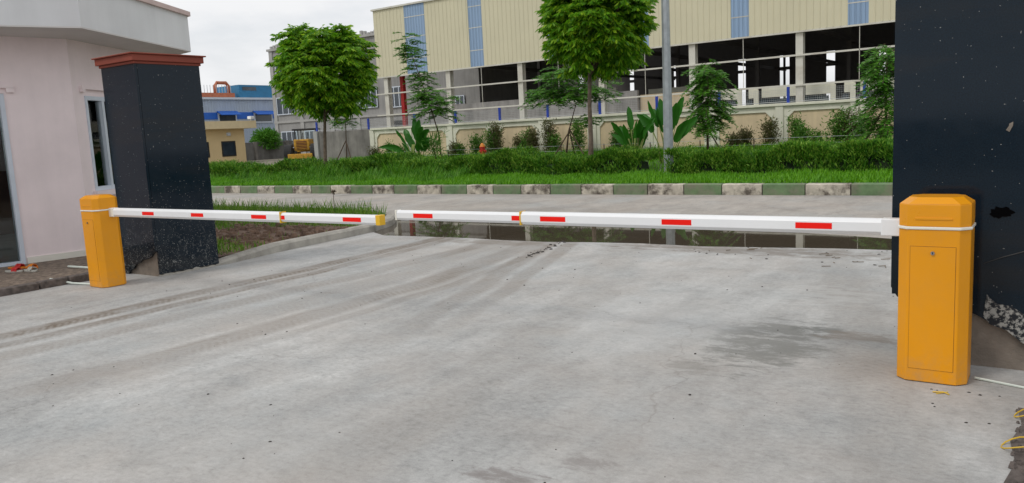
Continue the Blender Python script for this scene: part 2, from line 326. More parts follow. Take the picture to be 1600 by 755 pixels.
M_['bark'] = mat('grey_brown_bark', (.16, .12, .09), .95, .35, 9, bmp=.8)
M_['stake'] = mat('brown_pole', (.10, .065, .045), .9, .3, 6)
M_['leafA'] = leafmat('bright_tree_leaves', (.05, .16, .006), (.13, .35, .008), (.40, .60, .03), trans=.45)  # palest stop paints yellow highlights into the leaf colour
M_['leafB'] = leafmat('young_tree_leaves', (.05, .17, .015), (.08, .26, .02), (.15, .36, .03), trans=.3)
M_['hedge'] = leafmat('hedge_leaves', (.03, .11, .010), (.09, .27, .014), (.30, .48, .06), trans=.25)
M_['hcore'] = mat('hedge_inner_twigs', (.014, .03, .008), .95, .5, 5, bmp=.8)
M_['tallg'] = leafmat('tall_grass_blades', (.05, .16, .010), (.08, .27, .010), (.20, .40, .035), trans=.3)
M_['lawn'] = leafmat('bright_lawn_blades', (.07, .21, .006), (.11, .34, .006), (.19, .44, .012), trans=.3)
M_['patchg'] = leafmat('patch_grass_blades', (.06, .16, .010), (.11, .27, .012), (.22, .34, .04), trans=.3)
M_['banana'] = leafmat('banana_leaf', (.02, .11, .010), (.03, .16, .012), (.06, .22, .02), .35, .25)
M_['bstem'] = mat('banana_stem', (.22, .27, .07), .7, .25)
M_['sap'] = leafmat('sapling_leaves', (.05, .16, .02), (.09, .24, .025), (.18, .34, .04), trans=.3)
M_['saptan'] = leafmat('dry_sapling_leaves', (.10, .09, .04), (.15, .14, .05), (.09, .14, .03), trans=.3)
M_['hyr'] = mat('hydrant_red', (.50, .02, .01), .45)
M_['hyy'] = mat('hydrant_orange', (.65, .22, .02), .45)
M_['sorange'] = mat('orange_rubber', (.75, .22, .01), .5)
M_['sgrey'] = mat('pale_grey_sandal', (.48, .47, .42), .6)
M_['sred'] = mat('red_rubber', (.55, .02, .02), .5)
M_['cable'] = mat('white_cable', (.62, .68, .62), .5)
M_['ywire'] = mat('yellow_wire', (.62, .40, .03), .5)
M_['clod'] = mat('dark_dirt', (.045, .04, .035), .95, .3, 20)
M_['dead'] = mat('dead_leaf', (.14, .10, .06), .8, .3, 12)
M_['stones'] = mat('dark_gravel', (.12, .10, .09), .9, .5, 14, bmp=.8)
M_['stripsoil'] = mat('brown_gravelly_soil', (.20, .155, .12), .95, .55, 18, bmp=1.0, dirt=(.07, .05, .04), dsc=5)
m, t, p = nodes('puddle_water'); p.inputs['Base Color'].default_value = (.075, .06, .042, 1); p.inputs['Roughness'].default_value = .022; p.inputs['IOR'].default_value = 1.36; p.inputs['Specular IOR Level'].default_value = .75
bump(t, p, noise(t, pos(t, (1, .4, 1)), 5, 3), .03, .004); M_['water'] = m

# ------------------------------------------------------------------ ground, driveway, road, puddle
def sheet(name, poly, z, m, kind='structure', label=None):
    mb = MB(); mb.add([(x, y, z) for x, y in poly], [tuple(range(len(poly)))]); o = obj(name, mb, m); return tag(o, label, None, None, kind)
sheet('ground', [(-400, -150), (250, -150), (250, 500), (-400, 500)], -.03, M_['yard'])
sheet('road', [(-140, 8.6), (60, 8.6), (60, 15.95), (-140, 15.95)], -.004, M_['road'])
# driveway slab: the far edge is irregular where it meets the puddle
edge = [(-8.68, 8.93), (-8.1, 8.98), (-7.1, 9.03), (-6.4, 8.98), (-5.75, 8.99), (-5.1, 9.12), (-4.43, 9.2), (-3.6, 9.17), (-2.81, 9.29), (-2.1, 9.42), (-1.49, 9.46), (-.6, 9.5), (1, 9.5), (12, 9.5)]
sheet('driveway', [(12, -12), ]+edge[::-1]+[(-9.35, 9.3), (-9.12, 8.6), (-9.05, 7.6), (-8.9, 6.6), (-9.2, 6.1), (-13, 6.1), (-13, 3.2), (-16, -12)], 0, M_['drive'])
pud = [(-9.0, 9.0)]+[(x, y-.12) for x, y in edge[:12]]+[(0, 9.5), (0, 10.1), (-1.0, 10.2), (-1.65, 10.35), (-2.4, 10.55), (-3.21, 10.72), (-4.6, 10.95), (-5.8, 11.0), (-7.58, 11.05), (-8.9, 10.95), (-10.0, 10.8), (-10.2, 10.5), (-9.75, 10.0)]
sheet('puddle', [(x, y) for x, y in pud], -.0005, M_['water'])
# far verge
VZ = .2
mb = MB(); mb.box(-140, 60, 16.12, 29.95, -.02, VZ); tag(obj('verge', mb, M_['turf']), kind='structure')
mb = MB(); mb.box(-140, 60, 30.25, 140, -.02, VZ-.05); tag(obj('yard', mb, M_['yard']), kind='structure')
# painted kerb
mb = MB(); x = -22.47-.836*40; k = 0
while x < 14:
    b_ = .836; r_ = random.uniform
    z1 = .222+r_(-.004, .004); y0 = 15.9+r_(-.008, .008)
    mb.prism([(x+.012, y0), (x+b_-.012, y0), (x+b_-.012, 16.12), (x+.012, 16.12)], -.02, z1-.02, 1 if k % 2 == 0 else 0)
    mb.prism([(x+.012, y0), (x+b_-.012, y0), (x+b_-.012, 16.12), (x+.012, 16.12)], z1-.02, z1, 1 if k % 2 == 0 else 0, top=[(x+.02, y0+.03), (x+b_-.02, y0+.03), (x+b_-.02, 16.11), (x+.02, 16.11)])
    x += b_; k += 1
mb.box(-56, 14, 15.925, 16.1, -.02, .2, 2)
tag(obj('kerb', mb, [M_['kgreen'], M_['kwhite'], M_['kjoint']]), kind='structure')
# near left planted patch with its curved kerb
kin = [(-8.80, 6.0), (-8.79, 6.2), (-8.88, 6.65), (-8.96, 7.1), (-9.02, 7.54), (-9.08, 8.04), (-9.12, 8.61), (-9.22, 9.3), (-9.5, 10.0), (-9.95, 10.6), (-10.7, 11.15), (-12.0, 11.5), (-14, 11.55), (-60, 11.6)]
kout = []
for i, p_ in enumerate(kin):
    a = Vector(kin[max(i-1, 0)]); b_ = Vector(kin[min(i+1, len(kin)-1)]); d = (b_-a).normalized(); kout.append((p_[0]-d.y*.17, p_[1]+d.x*.17) if False else (p_[0]-abs(d.y)*.17, p_[1]-abs(d.x)*.17 if i > 7 else p_[1]))
mb = MB()
for i in range(len(kin)-1):
    a, b_, c_, d_ = kin[i], kin[i+1], kout[i+1], kout[i]
    h = .045+.08*min(1, i/3); h1 = .045+.08*min(1, (i+1)/3)
    ch = lambda P, Q, s_: (P[0]+(Q[0]-P[0])*s_, P[1]+(Q[1]-P[1])*s_)
    q4 = [a, b_, c_, d_]; hs = [h, h1, h1, h]; t4 = [ch(a, d_, .2), ch(b_, c_, .2), c_, d_]
    mb.add([(p_[0], p_[1], -.02) for p_ in q4]+[(p_[0], p_[1], z-.03) for p_, z in zip(q4, hs)]+[(p_[0], p_[1], z) for p_, z in zip(t4, hs)], [(3, 2, 1, 0), (8, 9, 10, 11)]+[(k, (k+1) % 4, 4+(k+1) % 4, 4+k) for k in range(4)]+[(4+k, 4+(k+1) % 4, 8+(k+1) % 4, 8+k) for k in range(4)])
tag(obj('patch_kerb', mb, M_['kgrey']), kind='structure')
sheet('planting_patch', [(p_[0], p_[1]) for p_ in kout]+[(-60, 9.0), (-17, 9.0), (-12.6, 8.0), (-9.6, 6.0)], .085, M_['soil'])
mb = MB()                                                     # loose earth heap in the patch
for i in range(260):
    x, y = random.uniform(-12.0, -9.25), random.uniform(7.0, 8.9)
    if (x+12.0)*.3+y < 7.5: continue
    s_ = random.uniform(.03, .09); a = random.random()*6
    mb.prism([(x+s_*math.cos(a+q*1.3)*random.uniform(.7, 1.2), y+s_*math.sin(a+q*1.3)*random.uniform(.7, 1.2)) for q in range(5)], .08, .085+s_*random.uniform(.4, .9), top=[(x+s_*.5*math.cos(a+q*1.3), y+s_*.5*math.sin(a+q*1.3)) for q in range(5)])
tag(obj('loose_earth', mb, M_['soil']), 'brown clods of loose earth in the grassy patch behind the kerb', 'earth', kind='stuff')
# soil strip beside the guardhouse and its stone edging
sheet('soil_strip', [(-9.62, 5.0), (-9.68, 3.0), (-10.4, -2), (-14, -2), (-13, 3.2), (-11.55, 5.9), (-9.75, 5.35)], .045, M_['stripsoil'])
mb = MB(); y = -1.6
while y < 4.65:
    l = random.uniform(.32, .5); x = -9.55-.0*y-(.03 if y < 3 else 0)
    mb.box(x-.06, x+.07+random.uniform(-.01, .01), y, y+l-.02, -.02, .085+random.uniform(-.012, .012)); y += l
tag(obj('stone_edging', mb, M_['stones'], bevel=.012), kind='structure')

# ------------------------------------------------------------------ grass
def blades(n, xr, yr, z, h, wd, lean=.35, keep=None, hn=None):
    x = rng.uniform(*xr, n); y = rng.uniform(*yr, n)
    if keep is not None: k_ = keep(x, y); x, y = x[k_], y[k_]
    n = len(x); hh = rng.uniform(h[0], h[1], n)
    if hn is not None: hh = hh*hn(x, y)
    P = np.stack([x, y, np.full(n, z)], 1); a = rng.uniform(0, 6.283, n); D = np.stack([np.cos(a)*lean*rng.random(n), np.sin(a)*lean*rng.random(n), np.ones(n)], 1)
    D = unit(D); s_ = np.stack([-np.sin(a), np.cos(a), 0*a], 1)*wd*.5; top = P+D*hh[:, None]; bend = np.stack([np.cos(a), np.sin(a), 0*a], 1)*hh[:, None]*.15
    mid = P+D*hh[:, None]*.55+bend*.3
    return np.stack([P-s_, P+s_, mid+s_*.8, top+bend], 1)
def wob(x, y, k=1.7): return .75+.25*np.sin(x*k)+.2*np.sin(x*k*2.7+1)+.1*np.sin(y*5)
Q = np.concatenate([blades(60000, (-34, 1), (16.12, 19.4), VZ, (.05, .14), .022, .6, hn=lambda x, y: .8+.5*(np.sin(x*.9)*np.sin(x*2.3+y)+.4)),
                    blades(16000, (-34, 1), (19.4, 28), VZ, (.06, .2), .03, .5), blades(26000, (-31, 1), (28.0, 29.8), VZ, (.15, .55), .03, .6)])
tag(quads('grass', Q, M_['lawn']), 'bright green low grass along the far verge behind the painted kerb', 'grass', kind='stuff')
Q = blades(5200, (-24, -15), (18.6, 19.6), VZ, (.25, .6), .022, .8, hn=wob)
Q = np.concatenate([Q, blades(6000, (-24, -14.5), (17.2, 18.6), VZ, (.12, .38), .018, .7, hn=wob), blades(1800, (-33, -24), (18.6, 19.8), VZ, (.2, .5), .02, .8, hn=wob)])
tag(quads('tall_grass', Q, M_['tallg']), 'tall reedy grass in front of the verge hedge', 'tall grass', kind='stuff')
def inpatch(x, y):
    kx = np.interp(y, [5.6, 6.65, 7.54, 8.61, 9.3, 10, 10.6, 11.15], [-9.0, -9.05, -9.22, -9.3, -9.42, -9.72, -10.2, -11.2])
    near = (y < 7.1-.25*(x+9.2)*.5) & (y > 5.9) & (x > -11.0)
    far = (y > 8.9+.15*np.sin(x*3)) & (y > 8.0-.0*x)
    return (x < kx-.02) & (near | far | ((x < -11.6) & (y > 8.2)) | (rng.random(len(x)) < .02)) & ~((x < -11) & (y < 8.1))
Q = blades(26000, (-20, -8.9), (6.0, 11.35), .085, (.04, .11), .012, .7, keep=inpatch)
Q2 = blades(2500, (-17, -9.4), (9.2, 11.35), .085, (.12, .30), .010, .5, keep=inpatch)
tag(quads('patch_grass', np.concatenate([Q, Q2]), M_['patchg']), 'thin green grass on the soil patch behind the barrier arm', 'grass', kind='stuff')
# one taller dry weed
mb = MB(); mb.tube([(-12.1, 11.1, .08), (-12.12, 11.1, .3), (-12.1, 11.1, .48)], .006, 5)
rt = thing('weed', (-12.1, 11.1, .085), 'single tall dry weed stalk at the road side of the grass patch', 'weed'); obj('stem', mb, M_['stake'], rt)
P = np.array([(-12.1, 11.1, .48)]*40); quads('seed_head', leafquads(P, rng.normal(size=(40, 3))+[0, 0, .6], .07, .012), M_['dead'], rt)

# ------------------------------------------------------------------ hedges
def hedge(name, x0, x1, y0, y1, h, label, n, nleaf=.11):
    rt = thing(name, ((x0+x1)/2, (y0+y1)/2, VZ), label, 'hedge', 'hedges on the far verge')
    hf = lambda x: h*(1+(.13 if x0 > -9 else .27)*math.sin(x*1.3+1)+(.12 if x0 > -9 else .2)*math.sin(x*3.7+2)+.07*math.sin(x*9.1))
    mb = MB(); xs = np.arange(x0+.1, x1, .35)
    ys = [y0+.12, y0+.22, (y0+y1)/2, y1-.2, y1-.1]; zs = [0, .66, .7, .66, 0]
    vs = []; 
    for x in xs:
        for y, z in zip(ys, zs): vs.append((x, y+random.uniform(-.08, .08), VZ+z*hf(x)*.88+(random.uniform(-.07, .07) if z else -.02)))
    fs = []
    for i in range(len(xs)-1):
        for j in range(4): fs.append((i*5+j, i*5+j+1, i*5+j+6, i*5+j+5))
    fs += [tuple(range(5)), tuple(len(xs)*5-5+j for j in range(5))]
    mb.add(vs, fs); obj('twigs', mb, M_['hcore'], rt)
    x = rng.uniform(x0, x1, n); H = np.array([hf(v) for v in x]); y = rng.uniform(y0, y1, n); z = H*rng.random(n)
    e = np.clip((y-y0)/(y1-y0), 0, 1); z = np.maximum(z, np.where(e > .25, H*rng.uniform(.6, 1.12, n), z)); y = np.where(rng.random(n) < .5, y0+rng.random(n)*.2, y); 
    clump = np.sin(x*6.3)+np.sin(x*2.9+z*8)+np.sin(z*11+x*3); k_ = clump > -1.9+rng.normal(size=n)*.5
    x, y, z = x[k_], y[k_], z[k_]; n = len(x); D = np.stack([rng.normal(size=n)*.55, rng.normal(size=n)*.4-.3, .75+rng.random(n)*.4], 1)
    Q_ = leafquads(np.stack([x, y-.05*np.sin(x*8), VZ+z], 1), D, rng.uniform(.6, 1.4, n)*nleaf, nleaf*.26)
    ns = int((x1-x0)*70); xs_ = rng.uniform(x0, x1, ns); Hs = np.array([hf(v) for v in xs_])*rng.uniform(.7, 1.0, ns); ks = 8; t_ = np.tile(np.linspace(0, 1, ks), ns)
    Ps = np.stack([np.repeat(xs_, ks), np.repeat(rng.uniform(y0, y1, ns), ks), VZ+np.repeat(Hs, ks)+t_*np.repeat(rng.uniform(.1, .26, ns), ks)], 1)+rng.normal(size=(ns*ks, 3))*.012
    Q_ = np.concatenate([Q_, leafquads(Ps, np.stack([rng.normal(size=ns*ks)*.7, rng.normal(size=ns*ks)*.7, np.full(ns*ks, .8)], 1), .085, .022)])
    quads('foliage', Q_, M_['hedge'], rt)
hedge('hedge', -8.35, 1.5, 19.0, 20.6, .50, 'dense dark green hedge right of the light pole', 62000)
hedge('hedge', -22.0, -9.3, 19.4, 21.0, .46, 'long uneven hedge in the middle between the left tree and the light pole', 60000, .12)
hedge('hedge', -34.0, -22.5, 19.6, 21.2, .4, 'low green hedge left of the big left tree in front of the bulldozer', 26000, .13)

# ------------------------------------------------------------------ trees
def limb(mb, a, b_, r0, r1, sag=.0, n=7, seg=4):
    a, b_ = Vector(a), Vector(b_); pts = []
    for i in range(seg+1):
        s_ = i/seg; q = a.lerp(b_, s_); q.z += sag*math.sin(math.pi*s_); q.x += random.uniform(-.03, .03)*(0 < i < seg); pts.append(q)
    mb.tube(pts, [r0+(r1-r0)*i/seg for i in range(seg+1)], n)
def big_tree(base, trunk_top, center, rad, label, ncl=560, seed=1):
    random.seed(seed); base = Vector(base); ctr = Vector(center); rad = Vector(rad)
    rt = thing('street_tree', base, label, 'tree', 'leafy street trees on the far verge')
    mb = MB(); tp = Vector(trunk_top); pts = [base+Vector((0, 0, -.05)), base.lerp(tp, .3)+Vector((.02, 0, 0)), base.lerp(tp, .65)+Vector((-.03, .02, 0)), tp]
    mb.tube(pts, [.10, .068, .058, .05], 10); 
    lumps = []
    for i in range(22):
        a = i*2.4; zz = -0.9+1.75*(i+.5)/22; rr = math.sqrt(max(0, 1-zz*zz*.8))*.72
        lumps.append((ctr+Vector((math.cos(a)*rr*rad.x, math.sin(a)*rr*rad.y, zz*.74*rad.z)), random.uniform(.24, .46)))
    obj('trunk', mb, M_['bark'], rt, smooth=True)
    for c_, s_ in lumps:
        lm = MB(); limb(lm, tp+Vector((0, 0, -.25*random.random())), c_, .04, .012, .08); obj('limb', lm, M_['bark'], rt, smooth=True)
    Q = []
    for k in range(ncl):
        c_, s_ = lumps[k % len(lumps)]; d = Vector((random.gauss(0, 1), random.gauss(0, 1), random.gauss(0, 1)+.15)).normalized()
        q = c_+Vector((d.x*rad.x, d.y*rad.y, d.z*rad.z))*s_*(random.random()**.35)
        o_ = (q-ctr); o_ = Vector((o_.x/rad.x, o_.y/rad.y, o_.z/rad.z)); o_.normalize()
        nl = random.randint(5, 8)
        for j in range(nl):
            a = random.random()*6.283; ax = (o_*.7+Vector((math.cos(a), math.sin(a), random.uniform(-.3, .35)))*.9).normalized(); Lr = random.uniform(.22, .36)
            npair = 5; base_s = np.linspace(.25, 1, npair); dro = -.35*base_s**2*Lr
            Pp = np.array([q])+np.outer(base_s*Lr, np.array(ax)); Pp[:, 2] += dro
            sd_ = unit(np.cross(np.array(ax), [0, 0, 1.])[None])[0]
            for sg in (-1, 1):
                D = np.array(ax)*.55+sd_*sg*.8+np.array([0, 0, -.95]); D = np.repeat(D[None], npair, 0)+rng.normal(size=(npair, 3))*.12
                Q.append(leafquads(Pp, D, rng.uniform(.14, .24, npair), .055, tw=np.array([0, 0, 1.])+rng.normal(size=(npair, 3))*.6))
            Q.append(leafquads(Pp[-1:], np.array(ax)[None]+[0, 0, -.6], .22, .08))
    quads('crown', np.concatenate(Q), M_['leafA'], rt)
    random.seed(seed+50)
big_tree((-22.2, 20, VZ), (-21.9, 20, 2.7), (-21.75, 20, 4.08), (1.56, 1.55, 1.60), 'round bright green tree at the left, in front of the grey building', 720, 3)
big_tree((-11.1, 20, VZ), (-11.0, 20, 3.2), (-10.8, 20, 4.58), (1.36, 1.4, 1.55), 'big bright green tree left of the light pole, cut by the picture top', 640, 8)

def frond_tree(base, trunk, origins, label, mat_, stakes=(), Ll=.16, Lw=.055, n_leaf=11, tr=.035):
    rt = thing('young_tree', base, label, 'tree', 'young staked trees between hedge and wall')
    mb = MB(); mb.tube([Vector(base)+Vector((0, 0, -.05))]+[Vector(q) for q in trunk], [tr]+[tr*(1-.7*(i+1)/len(trunk)) for i in range(len(trunk))], 7); obj('trunk', mb, M_['stake'], rt, smooth=True)
    for s0 in stakes:
        sm = MB(); sm.tube([s0[0], s0[1]], .025, 6); obj('stake', sm, M_['stake'], rt)
    bm_ = MB(); Q = []
    for (o_, d_, l_) in origins:
        o_ = Vector(o_); d_ = Vector(d_).normalized(); pts = [o_+d_*l_*s_+Vector((0, 0, -.28*l_*s_*s_)) for s_ in (0, .33, .66, 1)]
        bm_.tube(pts, [.008, .006, .005, .003], 4)
        s_ = np.linspace(.2, 1, n_leaf); Pp = np.array(o_)+np.outer(s_*l_, np.array(d_)); Pp[:, 2] -= .28*l_*s_**2
        sd_ = unit(np.cross(np.array(d_), [0, 0, 1.])[None])[0]
        for sg in (-1, 1):
            D = np.array(d_)*.5+sd_*sg; D = np.repeat(D[None], n_leaf, 0)+rng.normal(size=(n_leaf, 3))*.18+[0, 0, -.2]
            Q.append(leafquads(Pp, D, rng.uniform(.8, 1.4, n_leaf)*Ll, Lw, tw=np.array([0, 0, 1.])+rng.normal(size=(n_leaf, 3))*.3))
    obj('branches', bm_, M_['stake'], rt); quads('crown', np.concatenate(Q), mat_, rt)
def sprays(pts, n, spread, l, up=.1, jit=.12):
    n = int(n*1.7)
    o_ = []
    for k in range(n):
        s_ = random.random()*(len(pts)-1); i = min(int(s_), len(pts)-2); q = Vector(pts[i]).lerp(Vector(pts[i+1]), s_-i); a = random.random()*6.283
        sp = spread if not callable(spread) else spread(s_/(len(pts)-1))
        q2 = q+Vector((random.gauss(0, jit), random.gauss(0, jit), random.gauss(0, jit)))
        o_.append((q2+Vector((math.cos(a), math.sin(a), 0))*sp*random.random()*.6, (math.cos(a), math.sin(a), up+random.uniform(-.3, .3)), l*random.uniform(.6, 1.2)))
    return o_
# leaning lanky tree behind the banana plant
tk = [(-22.5, 27, 1.6), (-22.9, 27, 2.9), (-23.4, 27, 4.2), (-24.1, 27, 6.0)]
frond_tree((-22.4, 27, VZ), tk, sprays([(-22.6, 27, 2.4), (-22.5, 27, 3.3)], 60, .9, .65)+sprays(tk[1:], 85, lambda s_: .42-.2*s_, .5), 'lanky leaning young tree with feathery leaves behind the left banana plant', M_['leafB'])
# umbrella tree under the big right tree
tk = [(-15.9, 27, 1.4), (-15.5, 27, 2.5)]
org = sprays([(-17.2, 27, 2.75), (-16.2, 27, 2.95), (-15.3, 27, 2.9), (-14.5, 27, 2.9)], 110, .7, .75, 0, .16)+sprays([(-16.4, 27, 3.5), (-15.6, 27, 3.7)], 45, .6, .7)+sprays([(-15.1, 27, 1.75), (-15, 27, 1.9)], 10, .3, .45)
frond_tree((-16.1, 27, VZ), tk, org, 'young tree with flat spreading crown on tripod stakes below the big right tree', M_['leafB'], stakes=[((-16.7, 26.8, VZ), (-15.8, 27, 1.5)), ((-14.9, 26.7, VZ), (-15.85, 27, 1.5)), ((-16.0, 27.7, VZ), (-15.85, 27, 1.4))], tr=.045)
tk = [(-10.25, 27, 1.4), (-10.2, 27, 2.6), (-10.2, 27, 3.4)]
frond_tree((-10.25, 27, VZ), tk, sprays([(-10.25, 27, 1.3), (-10.2, 27, 2.4), (-10.2, 27, 3.5)], 135, lambda s_: .8-.45*s_, .55, -.3), 'columnar young tree with drooping feathery leaves right of the light pole', M_['leafB'], stakes=[((-9.5, 26.8, VZ), (-10.2, 27, 1.2))], tr=.05)
tk = [(-4.5, 27, 1.4), (-4.5, 27, 2.6), (-4.5, 27, 3.3)]
frond_tree((-4.4, 27, VZ), tk, sprays([(-4.45, 27, .9), (-4.5, 27, 2.2), (-4.4, 27, 3.5)], 160, lambda s_: .85-.3*s_, .6, -.3), 'young tree half hidden behind the large right granite pillar', M_['leafB'], stakes=[((-5.3, 26.8, VZ), (-4.6, 27, 1.6))], tr=.05)
tk = [(-28.3, 27, 1.2), (-28.2, 27, 2.5), (-28.15, 27, 3.4)]
frond_tree((-28.35, 27, VZ), tk, sprays([(-28.2, 27, 2.3), (-28.2, 27, 2.5)], 14, .3, .6, .1, .05)+sprays([(-28.15, 27, 3.0), (-28.1, 27, 3.6)], 40, .6, .7), 'thin young tree on tripod stakes before the bare grey wall', M_['leafB'], stakes=[((-29.1, 26.8, VZ), (-28.3, 27, 1.5)), ((-27.7, 26.8, VZ), (-28.3, 27, 1.5))])

def banana(base, n, h, label, spread, seed):
    random.seed(seed); rt = thing('banana_plant', base, label, 'plant', 'banana plants before the boundary wall')
    b0 = Vector(base); mb = MB()
    for k in range(5): mb.tube([b0+Vector((random.uniform(-.25, .25), random.uniform(-.15, .15), -.05)), b0+Vector((random.uniform(-.3, .3), 0, h*.42))], [.045, .03], 8)
    obj('stem', mb, M_['bstem'], rt, smooth=True)
    for k in range(n):
        s0 = (k+.5)/n*2-1; ph = random.choice([0, math.pi]); tilt = (abs(s0)**.8*.95+.08)*spread; sx_ = 1 if s0 > 0 else -1; a = (0 if sx_ > 0 else math.pi)+random.uniform(-.7, .7)
        l = random.uniform(.36, .5)*h; wd = random.uniform(.055, .075)*h
        d = Vector((math.cos(a)*math.sin(tilt), math.sin(a)*math.sin(tilt), math.cos(tilt))); o_ = b0+Vector((s0*.25, random.uniform(-.15, .15), 0)); st = h*random.uniform(.3, .6)*(1-.2*tilt)
        side = d.cross(Vector((random.uniform(-.9, .9), -1, random.uniform(-.4, .4)))).normalized(); nrm = side.cross(d); vs = []; K = 10
        q1 = o_+Vector((d.x*.3, d.y*.3, 1)).normalized()*st*.6
        pm = MB(); pm.tube([o_, q1, q1+d*st*.4], [.022, .016, .012], 6); o2 = q1+d*st*.4
        for i in range(K+1):
            s_ = i/K; q = o2+d*(l*s_)+Vector((d.x*.35, d.y*.35, -.45))*(s_*s_)*l*min(1, tilt+.1)
            w_ = wd*(max(0, math.sin(math.pi*min(1, .04+s_*.96)))**.55)*(1-.25*s_)*(1+.12*math.sin(i*5+k))+.004
            vs += [q-side*w_+nrm*w_*.5, q, q+side*w_+nrm*w_*.5]
        fs = []
        for i in range(K):
            for j in (0, 1): fs.append((i*3+j, i*3+j+1, i*3+j+4, i*3+j+3))
        lb = MB(); lb.v = pm.v; lb.f = pm.f; lb.m = pm.m; lb.add(vs, fs, 1); obj('leaf', lb, [M_['bstem'], M_['banana']], rt, smooth=True)
banana((-23.0, 26, VZ), 16, 2.35, 'wide banana plant with broad fresh green leaves at the left of the cream wall', .85, 4)
banana((-12.1, 25, VZ), 12, 2.1, 'banana plant with dark upright leaves just left of the light pole', .62, 5)
banana((-10.9, 25, VZ), 12, 2.4, 'banana plant with tall upright leaves just right of the light pole', .55, 6)
# spiky pale palm beside the left banana plant
rt = thing('palm', (-21.9, 26, VZ), 'small pale spiky palm to the right of the left banana plant', 'plant'); mb = MB(); mb.tube([(-21.9, 26, .15), (-21.95, 26, 1.0)], [.04, .02], 6); obj('stem', mb, M_['stake'], rt)
P = np.repeat(np.array([[-21.95, 26, 1.1]]), 240, 0)+rng.normal(size=(240, 3))*[.2, .2, .25]; quads('fronds', leafquads(P, rng.normal(size=(240, 3))+[0, 0, .5], .5, .035), M_['sap'], rt)
random.seed(21)
# saplings along the wall
sx = [(590, .9), (607, 1.1), (625, .8), (716, 1.0), (729, .95), (744, 1.3), (770, 1.5), (777, 1.7), (812, 1.2), (822, 1.4), (838, 1.5), (862, 1.7), (873, 1.1), (905, 1.6), (962, 1.4), (985, 1.3), (1147, .9), (1163, 1.1), (1200, 1.35), (1245, 1.4), (1259, 1.1), (1276, .8), (1312, 1.4), (1325, 1.5), (1345, 1.3)]
ORD = ['first', 'second', 'third', 'fourth', 'fifth', 'sixth', 'seventh', 'eighth', 'ninth', 'tenth', 'eleventh', 'twelfth', 'thirteenth']
def wallX(px, Y=29.2):                                         # plan abscissa on the sapling row
    a = np.array([0.8226654, 0.5663320]); dx = (px-800)/1234.4; yy = (377.5-232)/1234.4
    rx = .8226654*dx-.036997*yy-.5673208; ry = .566332*dx+.1409068*yy+.8120427; return rx/ry*Y
for i, (px, h) in enumerate(sx):
    x = wallX(px); y = 29.2+random.uniform(-.3, .25); side = px < 1040
    lab = ('%s sapling from the left along the wall %s the light pole' % ((ORD[i], 'left of') if i < 13 else (ORD[15-i] + ' last' if False else ORD[i-13], 'left of') if i < 16 else (ORD[i-16], 'right of')))
    if 13 <= i < 16: lab = ['sapling behind the tripod tree under the big right tree', 'bushy sapling midway between the big right tree and the banana plants', 'last sapling before the banana plants left of the light pole'][i-13]
    rt = thing('sapling', (x, y, VZ), lab, 'sapling', 'saplings planted along the boundary wall')
    mb = MB(); tops = []
    for k in range(random.randint(1, 3)):
        t_ = (x+random.uniform(-.22, .22), y, VZ+h*random.uniform(.75, 1)); mb.tube([(x, y, VZ-.03), ((x+t_[0])/2+random.uniform(-.05, .05), y, VZ+h*.5), t_], [.012, .009, .004], 5); tops.append(t_)
    obj('stem', mb, M_['stake'], rt)
    n = int(760*h); tt = np.array(tops)[rng.integers(0, len(tops), n)]; s_ = rng.uniform(.3, 1.02, n)[:, None]; P = np.array([x, y, VZ])+(tt-[x, y, VZ])*s_+rng.normal(size=(n, 3))*[.14, .1, .10]
    quads('foliage', leafquads(P, rng.normal(size=(n, 3))+[0, 0, .5], rng.uniform(.08, .18, n), .036), M_['saptan'] if random.random() < .35 else M_['sap'], rt)

# bush + small palm far left behind the cream guardhouse
for (x, y, z, r_, lb, nm) in ((-60.5, 47.8, 1.3, 1.05, 'round green bush behind the cream guardhouse', 'bush'),):
    rt = thing(nm, (x, y, 0), lb, 'bush'); mb = MB(); mb.tube([(x, y, 0), (x, y, 1.2)], [.1, .05], 6); obj('trunk', mb, M_['stake'], rt)
    n = 2600; d = unit(rng.normal(size=(n, 3))); P = np.array([x, y, z+.6])+d*[r_, r_*1.2, r_*.9]*(rng.random(n)**.4)[:, None]*(1+.2*np.sin(d[:, :1]*7+d[:, 2:]*5)); quads('foliage', leafquads(P, d+rng.normal(size=(n, 3))*.6, .3, .1), M_['leafB'], rt)

